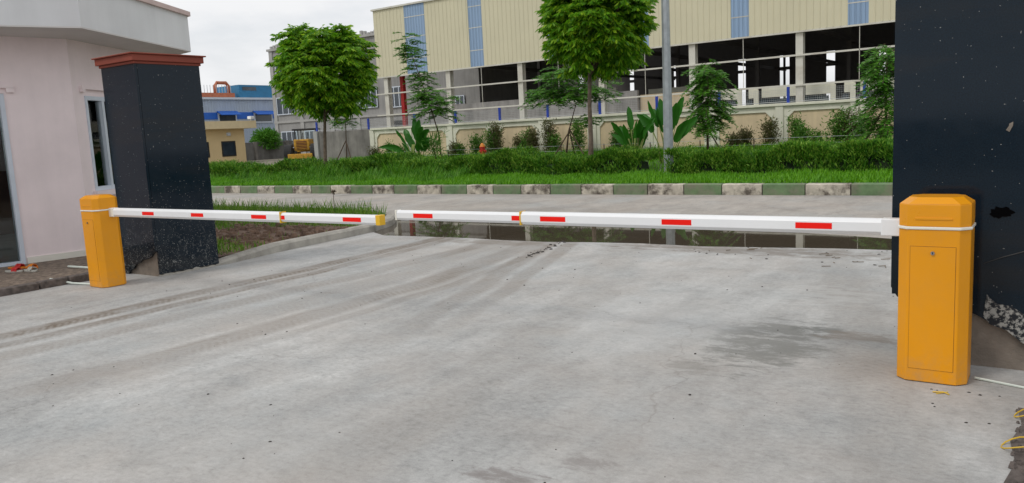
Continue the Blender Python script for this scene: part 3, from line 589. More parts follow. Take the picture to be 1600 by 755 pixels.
# ------------------------------------------------------------------ boundary wall and fence
WX0, PITCH, NW = -29.45, 2.605, 15
WT = 2.06
rt = thing('boundary_wall', (-10, 30, VZ), 'cream boundary wall with recessed beige panels behind the verge', 'wall')
cp = MB(); pil = MB(); back = MB(); pn = MB(); fr = MB()
XE = WX0+PITCH*NW
back.box(WX0, XE, 30.06, 30.2, VZ-.05, WT-.12)
cp.box(WX0-.06, XE, 29.9, 30.26, WT-.1, WT); obj('coping', cp, M_['wallcream'], rt, bevel=.01)
for i in range(NW+1):
    x = WX0+i*PITCH; pb = MB(); pb.box(x-.14, x+.14, 29.93, 30.055, VZ-.05, WT-.102); obj('pilaster', pb, M_['wallcream'], rt)
for i in range(NW):
    x = WX0+i*PITCH; a, b_ = x+.3, x+PITCH-.3; z0, z1 = .42, WT-.3; c_ = .22
    # surround frame: outer rectangle ring round an octagonal recess, 6 cm proud
    inn = [(a+c_, z0), (b_-c_, z0), (b_, z0+c_), (b_, z1-c_), (b_-c_, z1), (a+c_, z1), (a, z1-c_), (a, z0+c_)]
    X0, X1, Z0, Z1 = x+.142, x+PITCH-.142, VZ-.04, WT-.104
    outr = [(a+c_, Z0), (b_-c_, Z0), (X1, z0+c_), (X1, z1-c_), (b_-c_, Z1), (a+c_, Z1), (X0, z1-c_), (X0, z0+c_)]
    corners = {1: (X1, Z0), 3: (X1, Z1), 5: (X0, Z1), 7: (X0, Z0)}
    sm = MB()
    for k in range(8):
        j = (k+1) % 8; poly = [inn[k], inn[j], outr[j]]+([corners[k]] if k in corners else [])+[outr[k]]
        sm.ext([(p_[0], 29.99, p_[1]) for p_ in poly], (0, .068, 0))
    obj('surround', sm, M_['wallcream'], rt)
    pm = MB(); pm.box(a-.02, b_+.02, 30.045, 30.0585, z0-.02, z1+.02); obj('panel', pm, M_['wallpanel'], rt)
obj('wall_body', back, M_['wallcream'], rt)
rt = thing('grey_wall', (-31.6, 30, VZ), 'bare grey plastered wall section left of the cream wall', 'wall')
mb = MB(); mb.box(-33.55, -29.58, 30.0, 30.2, VZ-.2, 2.02); obj('wall_body', mb, M_['plaster'], rt)
mb = MB(); mb.box(-33.85, -33.55, 29.9, 30.24, VZ-.2, 2.08); obj('end_post', mb, M_['grayt'], rt)
mb = MB(); mb.box(-33.85, -33.7, 30.24, 33, VZ-.2, 2.0); obj('return_wall', mb, M_['plaster2'], rt)
rt = thing('wire_fence', (-10, 30, WT), 'white wire mesh fence with blue posts on top of the boundary wall', 'fence')
FP = [-33.7, -29.75]+[-26.55+2.605*i for i in range(12)]
for i, x in enumerate(FP):
    zb = WT-.06 if i < 2 else WT
    pb = MB(); pb.box(x-.045, x+.045, 30.03, 30.12, zb-.02, zb+.58); obj('fence_post', pb, M_['fblue'], rt)
for i in range(len(FP)-1):
    a, b_ = FP[i]+.05, FP[i+1]-.05; mb = MB()
    for z in (.06, .12, .2, .28, .36, .42, .48): mb.box(a, b_, 30.075, 30.081, WT+z, WT+z+.006)
    x = a
    while x < b_: mb.box(x, x+.004, 30.08, 30.084, WT+.04, WT+.5); x += .075
    mb.box(a, b_, 30.065, 30.085, WT+.04, WT+.056)
    obj('mesh_panel', mb, M_['wire'], rt)
# low wire line in front of the saplings
rt = thing('low_wire_fence', (-14, 28.2, VZ), 'low thin wire line on small stakes before the saplings', 'fence')
for i in range(14):
    x = -27+i*2.0; sm = MB(); sm.box(x-.015, x+.015, 28.19, 28.22, VZ-.03, .86); obj('stake', sm, M_['stake'], rt)
for z in (.62, .83): mb = MB(); mb.box(-27, -1, 28.18, 28.188, z, z+.012); obj('wire', mb, M_['wire'], rt)
# hydrant
rt = thing('fire_hydrant', (-19.7, 26.4, VZ), 'red fire hydrant with orange cap standing in the tall grass', 'hydrant')
mb = MB(); mb.tube([(-19.7, 26.4, .15), (-19.7, 26.4, .95)], [.11, .11], 12); mb.tube([(-19.7, 26.4, .24), (-19.7, 26.4, .28)], .14, 12); mb.tube([(-19.7, 26.4, .93), (-19.7, 26.4, .97)], .13, 12); obj('barrel', mb, M_['hyr'], rt)
mb = MB(); mb.tube([(-19.7, 26.4, .97), (-19.7, 26.4, 1.06), (-19.7, 26.4, 1.12)], [.115, .08, .03], 12); obj('bonnet', mb, M_['hyy'], rt)
for s_ in (-1, 1): mb = MB(); mb.tube([(-19.7, 26.4, .78), (-19.7+.18*s_, 26.4, .78)], .05, 10); obj('outlet', mb, M_['hyr'], rt)

# ------------------------------------------------------------------ light pole
px_, py_ = -8.6, 19.8
rt = thing('light_pole', (px_, py_, VZ), 'tall grey galvanised street light pole standing at the hedge gap', 'street lamp')
mb = MB(); mb.tube([(px_, py_, VZ), (px_, py_, 9.0)], [.135, .075], 8); obj('pole', mb, M_['pole'], rt)
mb = MB(); mb.box(px_-.2, px_+.2, py_-.2, py_+.2, VZ-.02, VZ+.03); obj('base_plate', mb, M_['pole'], rt)
mb = MB(); mb.tube([(px_, py_, 8.9), (px_, py_-.6, 9.4), (px_, py_-1.4, 9.6)], [.05, .04, .035], 8); obj('arm', mb, M_['pole'], rt)
mb = MB(); mb.box(px_-.15, px_+.15, py_-2.1, py_-1.35, 9.55, 9.68); obj('lamp_head', mb, M_['pole'], rt, bevel=.03)

# ------------------------------------------------------------------ factory
FY = 44
rt = thing('factory_building', (-22, FY, VZ), 'open sided factory hall clad in cream corrugated sheet above steel columns', 'building')
CB = 6.05; CT = 10.85; FX0 = -42.25; FX1 = 14
strips = [(-39.2, -37.3), (-33.42, -32.3), (-27.15, -26.15), (-21.2, -20.2), (-15.25, -14.26), (-9.18, -8.2), (-3.2, -2.2)]
def panel(nm, x0, x1, m_):
    mb = MB(); 
    if m_ is M_['clad']:                                        # real trapezoid ribs
        x = x0; pts = []
        while x < x1-.001:
            e = min(x+.34, x1); pts += [(x, FY), (min(x+.25, e), FY), (min(x+.275, e), FY-.028), (min(x+.315, e), FY-.028)]; x = e
        pts.append((x1, FY)); vs = [(a, b_, CB) for a, b_ in pts]+[(a, b_, CT) for a, b_ in pts]; n = len(pts)
        mb.add(vs, [(i, i+1, n+i+1, n+i) for i in range(n-1)])
    else:
        mb.box(x0, x1, FY-.01, FY+.03, CB, CT)
        for z in (7.1, 8.6, 10.0): mb.box(x0, x1, FY-.02, FY-.0105, z, z+.05, 1)
    return obj(nm, mb, [m_, M_['white_steel']], rt)
xp = FX0
for a, b_ in strips: panel('cladding', xp, a, M_['clad']); panel('translucent_strip', a, b_, M_['sky_sheet']); xp = b_
panel('cladding', xp, FX1, M_['clad'])
mb = MB(); mb.box(FX0-.1, FX1, FY-.12, FY+.3, CT, CT+.12); obj('gutter', mb, M_['white_steel'], rt)
mb = MB(); mb.box(FX0, FX1, FY-.02, FY+.1, CB-.09, CB-.003); obj('flashing', mb, M_['white_steel'], rt)
cols = [-41.6+6.0*i for i in range(10)]
cols = [-41.55, -35.6, -29.5, -23.5, -17.6, -11.62, -5.65, .3, 6.3]
for x in cols:
    mb = MB(); mb.box(x-.19, x+.19, FY+.12, FY+.16, 0, CB+.1); mb.box(x-.19, x+.19, FY+.48, FY+.52, 0, CB+.1); mb.box(x-.02, x+.02, FY+.16, FY+.48, 0, CB+.1); obj('column', mb, M_['white_steel'], rt)
for z in (3.23, 4.79): mb = MB(); mb.box(FX0-.3, FX1, FY+.02, FY+.115, z-.045, z+.045); obj('rail', mb, M_['white_steel'], rt)
for x in [c_+3 for c_ in cols]: mb = MB(); mb.box(x-.014, x+.014, FY+.02, FY+.05, 3.3, CB-.1); obj('hanger', mb, M_['white_steel'], rt)
mb = MB(); mb.box(-40.95, -40.65, FY+1.0, FY+1.3, 0, CB+.3); obj('red_post', mb, M_['redpost'], rt)
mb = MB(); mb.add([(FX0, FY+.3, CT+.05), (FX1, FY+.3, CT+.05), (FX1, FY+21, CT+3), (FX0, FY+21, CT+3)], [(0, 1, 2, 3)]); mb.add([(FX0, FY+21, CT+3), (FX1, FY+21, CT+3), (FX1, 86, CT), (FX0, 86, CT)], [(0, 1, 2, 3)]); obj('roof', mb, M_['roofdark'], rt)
# inner ceiling trusses and far columns
for x in cols[1:]:
    mb = MB(); mb.box(x-.1, x+.1, FY+.6, 84, 6.3, 6.55); mb.box(x-.12, x+.12, FY+12, FY+12.3, 0, 11.5); obj('frame', mb, M_['roofdark'], rt)
for i, y in enumerate((50, 56, 62, 68)):
    mb = MB(); mb.box(-40, FX1, y, y+.12, 7.2+i*.5, 7.4+i*.5); obj('purlin', mb, M_['roofdark'], rt)
# far wall with open vertical slots
slots = [(-60, -59.3), (-54.4, -53.3), (-49.9, -48.9), (-45.6, -44.9), (-39.15, -38.6), (-34.0, -33.5), (-27.1, -26.3), (-22.95, -22.6), (-22.4, -22.0), (-18.6, -17.8), (-14.0, -13.4)]
mb = MB(); x = -66
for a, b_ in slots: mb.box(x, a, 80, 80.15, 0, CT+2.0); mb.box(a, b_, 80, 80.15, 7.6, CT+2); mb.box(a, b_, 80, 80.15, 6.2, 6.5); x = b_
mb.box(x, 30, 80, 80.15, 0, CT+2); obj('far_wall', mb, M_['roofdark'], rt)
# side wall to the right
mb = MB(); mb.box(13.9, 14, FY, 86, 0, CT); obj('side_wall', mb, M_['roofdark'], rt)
# block plinth wall inside the front
mb = MB(); mb.box(-36.6, -21.8, 45.6, 45.85, 0, 3.7); obj('block_wall', mb, M_['block'], rt)
mb = MB(); mb.box(-21.75, -18.2, 45.9, 46.1, 0, 3.4); obj('block_wall', mb, M_['wallpanel'], rt)
mb = MB(); mb.box(-24, -20, 52, 52.2, 0, 4.0); mb.box(-28.5, -25.5, 50, 50.2, 0, 4.2); obj('inner_wall', mb, M_['wallcream'], rt)
# cream inner parapet pieces with dark grilles below, right bays
xx = -18.1
for wd, op in ((1.3, .35), (1.2, .45), (.5, .25), (2.1, .3), (1.5, .5), (.5, .3), (1.9, .35), (1.2, .6), (2.1, .4), (2.0, .5), (2.0, .5), (2, .5)):
    mb = MB(); mb.box(xx, xx+wd, 45.5, 45.7, 2.72, 3.34); obj('parapet', mb, M_['wallcream'], rt); mb = MB(); mb.box(xx+wd-.2, xx+wd+.08, 45.45, 45.498, 1.9, 3.2); obj('parapet_post', mb, M_['wallcream'], rt)
    mb = MB(); mb.box(xx-.1, xx+wd-.3, 45.52, 45.6, 1.9, 2.62); obj('grille', mb, M_['pane'], rt); xx += wd+op
mb = MB(); mb.box(-18, 8, 45.5, 45.7, 1.0, 1.9); obj('parapet_base', mb, M_['wallcream'], rt)
# small window in the block wall
mb = MB(); mb.box(-24.6, -23.9, 45.55, 45.6, 2.55, 3.05); w_ = obj('wall_opening', mb, M_['dark'], rt)

# ------------------------------------------------------------------ grey unfinished building
GY = 55
rt = thing('grey_building', (-55, GY, 0), 'three storey unfinished grey rendered building behind the left tree', 'building')
mb = MB(); mb.box(-67.9, -41.0, GY, GY+14, 0, 11.0); obj('wall', mb, M_['grayb'], rt)
mb = MB(); mb.box(-68.1, -40.9, GY-.2, GY+14.2, 11.0, 11.22); obj('roof', mb, M_['grayt'], rt)
mb = MB()
for z in (3.6, 7.35, 9.85): mb.box(-67.95, -41, GY-.12, GY, z, z+.22)
for x in (-67.9, -63.9, -59.5, -55.9, -51.9, -47.2): mb.box(x, x+.5, GY-.1, GY, 0, 11)
obj('frame_beams', mb, M_['grayt'], rt)
mb = MB()
for i in range(60): x = -67.8+i*.45; h_ = random.uniform(.12, .45); mb.box(x, x+.26, GY+.05, GY+.3, 11.22, 11.22+h_)
obj('roof_rubble', mb, M_['grayt'], rt)
def window(root, x0, x1, z0, z1, Yp, nm=3, fm=None, proud=.14):
    f = MB(); fm = fm or M_['alu']; t_ = .09
    f.box(x0, x1, Yp-proud, Yp-proud+.05, z0, z0+t_); f.box(x0, x1, Yp-proud, Yp-proud+.05, z1-t_, z1)
    for k in range(nm+1): x = x0+(x1-x0-t_)*k/nm; f.box(x, x+t_, Yp-proud-.003, Yp-proud+.052, z0+.001, z1-.001)
    fo = obj('window', f, fm, root); g_ = MB(); g_.box(x0+.03, x1-.03, Yp-proud+.02, Yp-.02, z0+.03, z1-.03); obj('pane', g_, M_['pane'], fo)
for (x0, x1, z0, z1) in ((-67.0, -65.2, 7.95, 9.7), (-67.3, -64.6, 4.45, 6.25), (-61.8, -59.9, 4.6, 6.2), (-55.3, -52.9, 4.45, 6.3), (-66.95, -64.5, 1.0, 2.75), (-63.35, -61.2, .95, 2.7), (-51.4, -49.5, 4.3, 6.2), (-61.5, -60, 7.95, 9.6)):
    window(rt, x0, x1, z0, z1, GY)
mb = MB(); mb.box(-52, -49.4, GY-.03, GY, 0.4, 3.1); obj('doorway', mb, M_['dark'], rt)
mb = MB(); mb.ext([(-49.6, GY-.2, 6.0), (-49.3, GY-.2, 6.2), (-46.5, GY-.2, 4.0), (-46.8, GY-.2, 3.8)], (0, .15, 0)); obj('stair_brace', mb, M_['grayt'], rt)
window(rt, -43.6, -42.6, 3.9, 4.9, GY, 2)

# ------------------------------------------------------------------ blue factory (faces +X)
BX = -85
rt = thing('blue_factory', (BX, 64, 0), 'haze-pale blue sheet factory with bright blue band in the far left', 'building')
mb = MB(); mb.box(BX-25, BX, 40, 80, 0, 7.25); obj('wall', mb, M_['bluecl'], rt)
mb = MB(); mb.box(BX-25.2, BX+.3, 39.8, 80.2, 7.25, 7.5); obj('roof', mb, M_['alu'], rt)
mb = MB(); mb.box(BX+.002, BX+.06, 40, 80, 4.85, 5.68); obj('blue_band', mb, M_['blueband'], rt)
for y0, y1 in ((60.2, 62.9), (65.5, 68.4)):
    f = MB(); f.box(BX+.01, BX+.12, y0, y1, 4.3, 5.6); wo = obj('window', f, M_['alu'], rt); g_ = MB(); g_.box(BX+.12, BX+.14, y0+.2, y1-.2, 4.5, 5.4); obj('pane', g_, M_['pane'], wo)
    a = MB(); a.ext([(BX+.06, y0-.1, 5.85), (BX+1.0, y0-.1, 5.4), (BX+1.0, y0-.1, 5.32), (BX+.06, y0-.1, 5.77)], (0, y1-y0+.2, 0)); obj('awning', a, M_['blueband'], rt)
mb = MB(); mb.box(BX+.01, BX+.1, 66.8, 71, .3, 3.3); obj('gate_opening', mb, M_['dark'], rt)
rt = thing('roof_tank_housing', (BX-4, 66, 7.5), 'teal blue box housing on the roof of the blue factory', 'roof unit'); 
mb = MB(); mb.box(BX-6, BX-1.2, 64.6, 71.5, 7.5, 9.2); obj('housing', mb, M_['teal'], rt); mb = MB(); mb.box(BX-1.3, BX-1.17, 65.1, 67.2, 8.5, 8.95); obj('vent', mb, M_['pane'], rt)
rt = thing('roof_duct', (BX-3, 60, 7.5), 'orange duct with arched pipe on the roof of the blue factory', 'duct')
mb = MB(); mb.box(BX-4, BX-1.2, 55, 63.9, 7.5, 8.15); obj('duct_box', mb, M_['orange'], rt)
mb = MB(); mb.tube([(BX-2, 61.7, 8.1), (BX-2, 61.7, 9.1), (BX-2, 62.0, 9.45), (BX-2, 63.3, 9.45), (BX-2, 63.6, 9.1), (BX-2, 63.6, 8.1)], .22, 10); obj('arched_pipe', mb, M_['orange'], rt, smooth=True)
mb = MB()
for k in range(14): mb.box(BX-1.4, BX-1.36, 58+k*.42, 58.05+k*.42, 8.15, 9.1)
obj('railing', mb, M_['wire'], rt)

# ------------------------------------------------------------------ far cream guardhouse
CX = -55
rt = thing('cream_guardhouse', (CX-2, 40, 0), 'small cream guardhouse with flat roof band in the distance', 'building')
pl = [(CX-5, 33), (CX-.6, 33), (CX, 33.6), (CX, 37.2), (CX, 41.3), (CX-5, 41.3)]
mb = MB(); mb.prism(pl, 0, 2.9); obj('wall', mb, M_['cg'], rt)
mb = MB(); mb.prism([(CX-5.6, 32.4), (CX-.3, 32.4), (CX+.75, 33.4), (CX+.75, 42.0), (CX-5.6, 42.0)], 2.9, 3.5); obj('roof', mb, M_['cgroof'], rt)
for y0, y1 in ((39.05, 40.35), (36.6, 37.9)):
    f = MB(); f.box(CX+.004, CX+.05, y0, y1, .72, 1.93); wo = obj('window', f, M_['dark'], rt); g_ = MB(); g_.box(CX+.05, CX+.06, y0+.1, y1-.1, .82, 1.83); obj('pane', g_, M_['pane'], wo)
mb = MB(); mb.box(CX+.003, CX+.15, 39.6, 39.9, 2.35, 2.6); obj('wall_lamp', mb, M_['alu'], rt)
rt = thing('camera_mount', (CX+.6, 41.6, 3.5), 'small white floodlight on the roof edge of the cream guardhouse', 'floodlight'); mb = MB(); mb.tube([(CX+.6, 41.6, 3.5), (CX+.6, 41.6, 3.62)], .03, 6); obj('bracket', mb, M_['white'], rt); mb = MB(); mb.box(CX+.45, CX+.9, 41.4, 41.75, 3.62, 3.85); obj('lamp_head', mb, M_['white'], rt, bevel=.03)
rt = thing('back_wall', (-60.5, 46.5, 0), 'dark grey plastered yard wall between the cream guardhouse and the grey building', 'wall')
mb = MB(); mb.box(-60.3, -60.1, 41, 50.5, 0, 1.75); obj('wall_body', mb, M_['plaster2'], rt)
for y in (44.0, 46.0, 49.6): mb = MB(); mb.box(-60.1, -59.95, y, y+.35, 0, 1.8); obj('pilaster', mb, M_['plaster'], rt)

# ------------------------------------------------------------------ bulldozer (faces the camera)
bx, by = -46.9, 40.2
rt = thing('bulldozer', (bx, by, 0), 'old yellow bulldozer with canopy parked by the grey wall', 'bulldozer')
R30 = math.radians(40)
def loc(u, v, z): return (bx+u*math.cos(R30)-v*math.sin(R30), by+u*math.sin(R30)+v*math.cos(R30), z)
def lbox(mb, u0, u1, v0, v1, z0, z1, m=0):
    mb.add([loc(*q) for q in ((u0, v0, z0), (u1, v0, z0), (u1, v1, z0), (u0, v1, z0), (u0, v0, z1), (u1, v0, z1), (u1, v1, z1), (u0, v1, z1))], [(3, 2, 1, 0), (4, 5, 6, 7), (0, 1, 5, 4), (1, 2, 6, 5), (2, 3, 7, 6), (3, 0, 4, 7)], m)
mb = MB(); lbox(mb, -.5, .5, .1, 2.0, .8, 1.55); obj('hood', mb, M_['cat'], rt, bevel=.05)
mb = MB(); lbox(mb, -.33, .33, .06, .1, .88, 1.42); g_ = obj('grille', mb, M_['grille'], rt)
for k in range(5): mb = MB(); lbox(mb, -.33, .33, .03, .058, .92+k*.1, .95+k*.1); obj('slat', mb, M_['cat'], g_)
mb = MB(); lbox(mb, -.78, .78, -.85, -.7, .3, .62); obj('blade', mb, M_['cat'], rt, bevel=.03)
for s_ in (-1, 1):
    mb = MB(); mb.tube([loc(s_*.6, .1, .62), loc(s_*1.1, .1, .62)], .62, 20); wo = obj('wheel', mb, M_['tyre'], rt, bevel=.05); mb = MB(); mb.tube([loc(s_*1.05, .1, .62), loc(s_*1.13, .1, .62)], .26, 14); obj('rim', mb, M_['cat'], wo)
    mb = MB(); mb.tube([loc(s_*.6, 2.6, .65), loc(s_*1.1, 2.6, .65)], .62, 20); wo = obj('wheel', mb, M_['tyre'], rt, bevel=.05)
    mb = MB(); mb.tube([loc(s_*.75, .2, 1.0), loc(s_*.5, .2, 1.0)], .06, 10); obj('headlight', mb, M_['steel'], rt)
mb = MB(); lbox(mb, -.75, .75, 2.0, 3.2, .7, 1.35); obj('cab_body', mb, M_['cat'], rt)
for s_, v in ((-.72, 1.9), (.66, 1.9), (-.72, 3.1), (.66, 3.1), (-.3, 1.9)): mb = MB(); lbox(mb, s_, s_+.06, v, v+.06, 1.3, 2.15); obj('canopy_post', mb, M_['dark'], rt)
mb = MB(); lbox(mb, -.85, .85, 1.75, 3.3, 2.15, 2.27); obj('canopy', mb, M_['dark'], rt, bevel=.03)
mb = MB(); lbox(mb, -.66, .6, 1.92, 1.94, 1.4, 2.12); obj('windscreen', mb, M_['glass'], rt)
mb = MB(); lbox(mb, -.03, .03, .9, .96, 1.5, 2.0); obj('exhaust', mb, M_['dark'], rt)
rt.scale = (1.14, 1.14, 1.14)

# ------------------------------------------------------------------ near guardhouse
Wc = Vector((-11.49, 5.83)); azA, azB = math.radians(10), math.radians(-32)
dA = Vector((math.sin(azA), math.cos(azA))); dB = Vector((math.sin(azB), math.cos(azB)))
PA = Wc-dA*4.2; PB = Wc+dB*2.1; PCc = Vector((-17, 7.6)); PD = Vector((-17.5, 1.2))
rt = thing('guardhouse', (-13.5, 4.8, 0), 'pale pink rendered guardhouse with deep flat roof at the left edge', 'building')
WH = 3.1
# wall A runs PA->Wc ; inside is to the left of travel, so thickness goes to negative t
D1 = (Wc-Vector((-11.63, 5.01))).length; D0 = D1+1.15; LA = 4.2
mb = MB()
a0, a1 = LA-D0, LA-D1-.02
mb.obox(PA, Wc, 0, a0, -.18, 0, 0, WH); mb.obox(PA, Wc, a1, LA, -.18, 0, 0, WH); mb.obox(PA, Wc, a0, a1, -.18, 0, 2.35, WH)
w0, w1 = .27, 1.45
mb.obox(Wc, PB, 0.002, w0, -.18, 0, 0, WH); mb.obox(Wc, PB, w1, 2.1, -.18, 0, 0, WH); mb.obox(Wc, PB, w0, w1, -.18, 0, 0, .95); mb.obox(Wc, PB, w0, w1, -.18, 0, 2.33, WH)
mb.obox(PB, PCc, 0, (PCc-PB).length, -.18, 0, 0, WH); 
for (q0, q1) in ((PCc, PD), (PD, PA)):  # rear walls, out of view; their openings are added to let daylight in
    LL = (q1-q0).length; mb.obox(q0, q1, 0, 1.2, -.18, 0, 0, WH); mb.obox(q0, q1, LL-1.2, LL, -.18, 0, 0, WH); mb.obox(q0, q1, 1.2, LL-1.2, -.18, 0, 0, 1.0); mb.obox(q0, q1, 1.2, LL-1.2, -.18, 0, 2.4, WH)
obj('wall', mb, M_['pinkwall'], rt)
for (q0, q1) in ((PCc, PD), (PD, PA)):  # unseen windows added in those openings to brighten the room
    LL = (q1-q0).length; f = MB(); n_ = 4
    for k in range(n_+1): u = 1.2+(LL-2.45)*k/n_; f.obox(q0, q1, u, u+.05, -.12, -.04, 1.0, 2.4)
    f.obox(q0, q1, 1.25, LL-1.25, -.115, -.045, 1.0, 1.05); f.obox(q0, q1, 1.25, LL-1.25, -.115, -.045, 2.35, 2.4); wo = obj('window', f, M_['alu'], rt)
    g_ = MB(); g_.obox(q0, q1, 1.25, LL-1.25, -.085, -.075, 1.05, 2.35); obj('pane', g_, M_['glass'], wo)

mb = MB(); mb.obox(PA, Wc, a1+.02, LA+.012, .002, .018, .0, .13); mb.obox(Wc, PB, .0, 2.1, .002, .018, 0, .13); obj('plinth', mb, M_['strip'], rt)
roofp = [(-10.42, 5.5), (-12.05, 8.15), (-17.6, 9.0), (-18.5, .5), (-12.1, .3), (-11.87, 2.25)][::-1]
mb = MB(); mb.prism(roofp, WH+.0, WH+.02, 1); mb.prism(roofp, WH+.02, 3.68, 0); ro = obj('roof', mb, [M_['fascia'], M_['soffit']], rt)
cpts = []; cc = Vector((-14.8, 4.6))
for q in roofp: q = Vector(q); d = (q-cc).normalized(); cpts.append(tuple(q+d*.05))
mb = MB(); mb.prism(cpts, 3.68, 3.75); obj('roof_coping', mb, M_['pinkcap'], rt)
mb = MB(); mb.prism([tuple(PA+Vector((-.2, .1))), tuple(Wc+Vector((-.19, -.05))), tuple(PB+Vector((-.2, -.1))), tuple(PCc+Vector((.2, -.2))), tuple(PD+Vector((.2, .2)))], -.02, .035); obj('floor', mb, M_['tile'], rt)
mb = MB(); mb.box(-16.8, -16.6, 1.6, 7.2, .04, 1.25); mb.obox((-12.7, 6.9), (-16.5, 7.2), .1, 3.5, .1, .2, .04, 1.25); obj('dado', mb, M_['dado'], rt)
# header moulding over door and window
mb = MB(); mb.obox(PA, Wc, a0-.1, a1+.12, .002, .05, 2.42, 2.47); mb.obox(PA, Wc, a1+.03, a1+.12, .002, .05, 2.36, 2.418); obj('header_moulding', mb, M_['pinkwall'], rt); mb = MB(); mb.obox(Wc, PB, w0-.1, w1+.1, .002, .05, 2.42, 2.47); mb.obox(Wc, PB, w0-.1, w0-.02, .002, .05, 2.38, 2.418); obj('header_moulding', mb, M_['pinkwall'], rt)
# door: frame + glass leaf
f = MB(); f.obox(PA, Wc, a1-.055, a1-.001, -.13, .02, .0, 2.345); f.obox(PA, Wc, a0+.001, a0+.06, -.13, .02, 0, 2.345); f.obox(PA, Wc, a0+.06, a1-.055, -.13, .02, 2.29, 2.345); f.obox(PA, Wc, a0+.06, a1-.055, -.12, .01, .02, .09); do = obj('door', f, M_['alu'], rt)
g_ = MB(); g_.obox(PA, Wc, a0+.06, a1-.055, -.06, -.05, .09, 2.29); obj('pane', g_, M_['glass'], do)
f = MB()
for (u0, u1) in ((w0+.001, w0+.05), (w0+.42, w0+.48), (w0+.85, w0+.9), (w1-.05, w1-.001)): f.obox(Wc, PB, u0, u1, -.1, .015, .951, 2.329)
f.obox(Wc, PB, w0+.05, w1-.05, -.1, .012, .951, 1.01); f.obox(Wc, PB, w0+.05, w1-.05, -.1, .012, 2.27, 2.329); wo = obj('window', f, M_['alu'], rt)
g_ = MB(); g_.obox(Wc, PB, w0+.05, w1-.05, -.05, -.04, 1.01, 2.27); obj('pane', g_, M_['glass'], wo)
sl_ = MB(); sl_.obox(Wc, PB, w0-.06, w1+.06, .002, .07, .87, .948); obj('sill', sl_, M_['pinkwall'], wo)
# things inside
rt = thing('standing_fan', (-12.3, 4.75, .035), 'dark standing fan just inside the glass door of the guardhouse', 'fan')
mb = MB(); mb.tube([(-12.3, 4.75, .035), (-12.3, 4.75, .06)], .16, 16); obj('base', mb, M_['dark'], rt)
mb = MB(); mb.tube([(-12.3, 4.75, .06), (-12.3, 4.75, .75)], .015, 8); obj('stand', mb, M_['dark'], rt)
mb = MB()
for rr in (.07, .14, .21): 
    pts = [(-12.3+.03, 4.75+rr*math.cos(a), .85+rr*math.sin(a)) for a in [k*math.pi/8 for k in range(17)]]; mb.tube(pts, .006, 5)
for k in range(12): a = k*math.pi/6; mb.tube([(-12.27, 4.75, .85), (-12.27, 4.75+.21*math.cos(a), .85+.21*math.sin(a))], .004, 4)
obj('guard', mb, M_['dark'], rt)
rt = thing('yellow_louvre_screen', (-14.2, 4.0, .035), 'yellow slatted screen seen through the guardhouse door', 'screen')
mb = MB(); mb.box(-14.2, -14.16, 3.2, 5.1, 1.2, 1.25); mb.box(-14.2, -14.16, 3.2, 5.1, 2.2, 2.25); mb.box(-14.2, -14.16, 3.2, 3.25, .035, 2.25); mb.box(-14.2, -14.16, 5.05, 5.1, .035, 2.25); obj('frame', mb, M_['yellow2'], rt)
for k in range(9): mb = MB(); mb.box(-14.19, -14.165, 3.4+k*.19, 3.5+k*.19, 1.25, 2.2); obj('slat', mb, M_['cg'], rt)

# ------------------------------------------------------------------ left granite pillar
rt = thing('granite_pillar', (-9.2, 5.65, 0), 'left black granite pillar with red cornice and broken bottom corner', 'pillar')
X0, X1, Y0, Y1, T = -9.52, -8.80, 5.2, 6.04, 2.5
mb = MB(); mb.box(X0+.03, X1-.03, Y0+.035, Y1-.03, 0, T); obj('core', mb, M_['core'], rt)
cut = [(X1, .31), (X1-.05, .285), (X1-.12, .23), (X1-.2, .205), (X1-.3, .195), (X1-.38, .15), (X1-.46, .13), (X1-.52, .07), (X1-.6, .045), (X1-.64, .0)]
poly = [(X0, Y0, 0)]+[(x, Y0, z) for x, z in cut[::-1]]+[(X1, Y0, T), (X0, Y0, T)]
mb = MB(); mb.ext(poly, (0, .03, 0)); obj('front_slab', mb, M_['gran'], rt)
mb = MB(); mb.box(X1-.028, X1+.002, Y0+.033, Y1, .03, T); obj('side_slab', mb, M_['gran'], rt)
mb = MB(); mb.box(X0, X0+.028, Y0+.033, Y1, 0, T); mb.box(X0+.03, X1-.03, Y1-.03, Y1, 0, T); obj('back_slab', mb, M_['gran'], rt)
mb = MB(); mb.ext([(X1+.003, Y0+.04, 0), (X1+.003, Y1, 0)]+[(X1+.003, Y1-k*.03, .016+random.uniform(0, .012)+(.012 if 9 < k < 13 else 0)) for k in range(29)], (.004, 0, 0)); obj('cement_skirt', mb, M_['kgrey'], rt)
mb = MB(); mb.box(X0-.018, X1+.018, Y0-.018, Y1+.018, T, T+.03); mb.box(X0-.045, X1+.045, Y0-.045, Y1+.045, T+.031, T+.105); mb.box(X0-.07, X1+.07, Y0-.07, Y1+.07, T+.106, T+.122); obj('cornice', mb, M_['brick'], rt, bevel=.006)

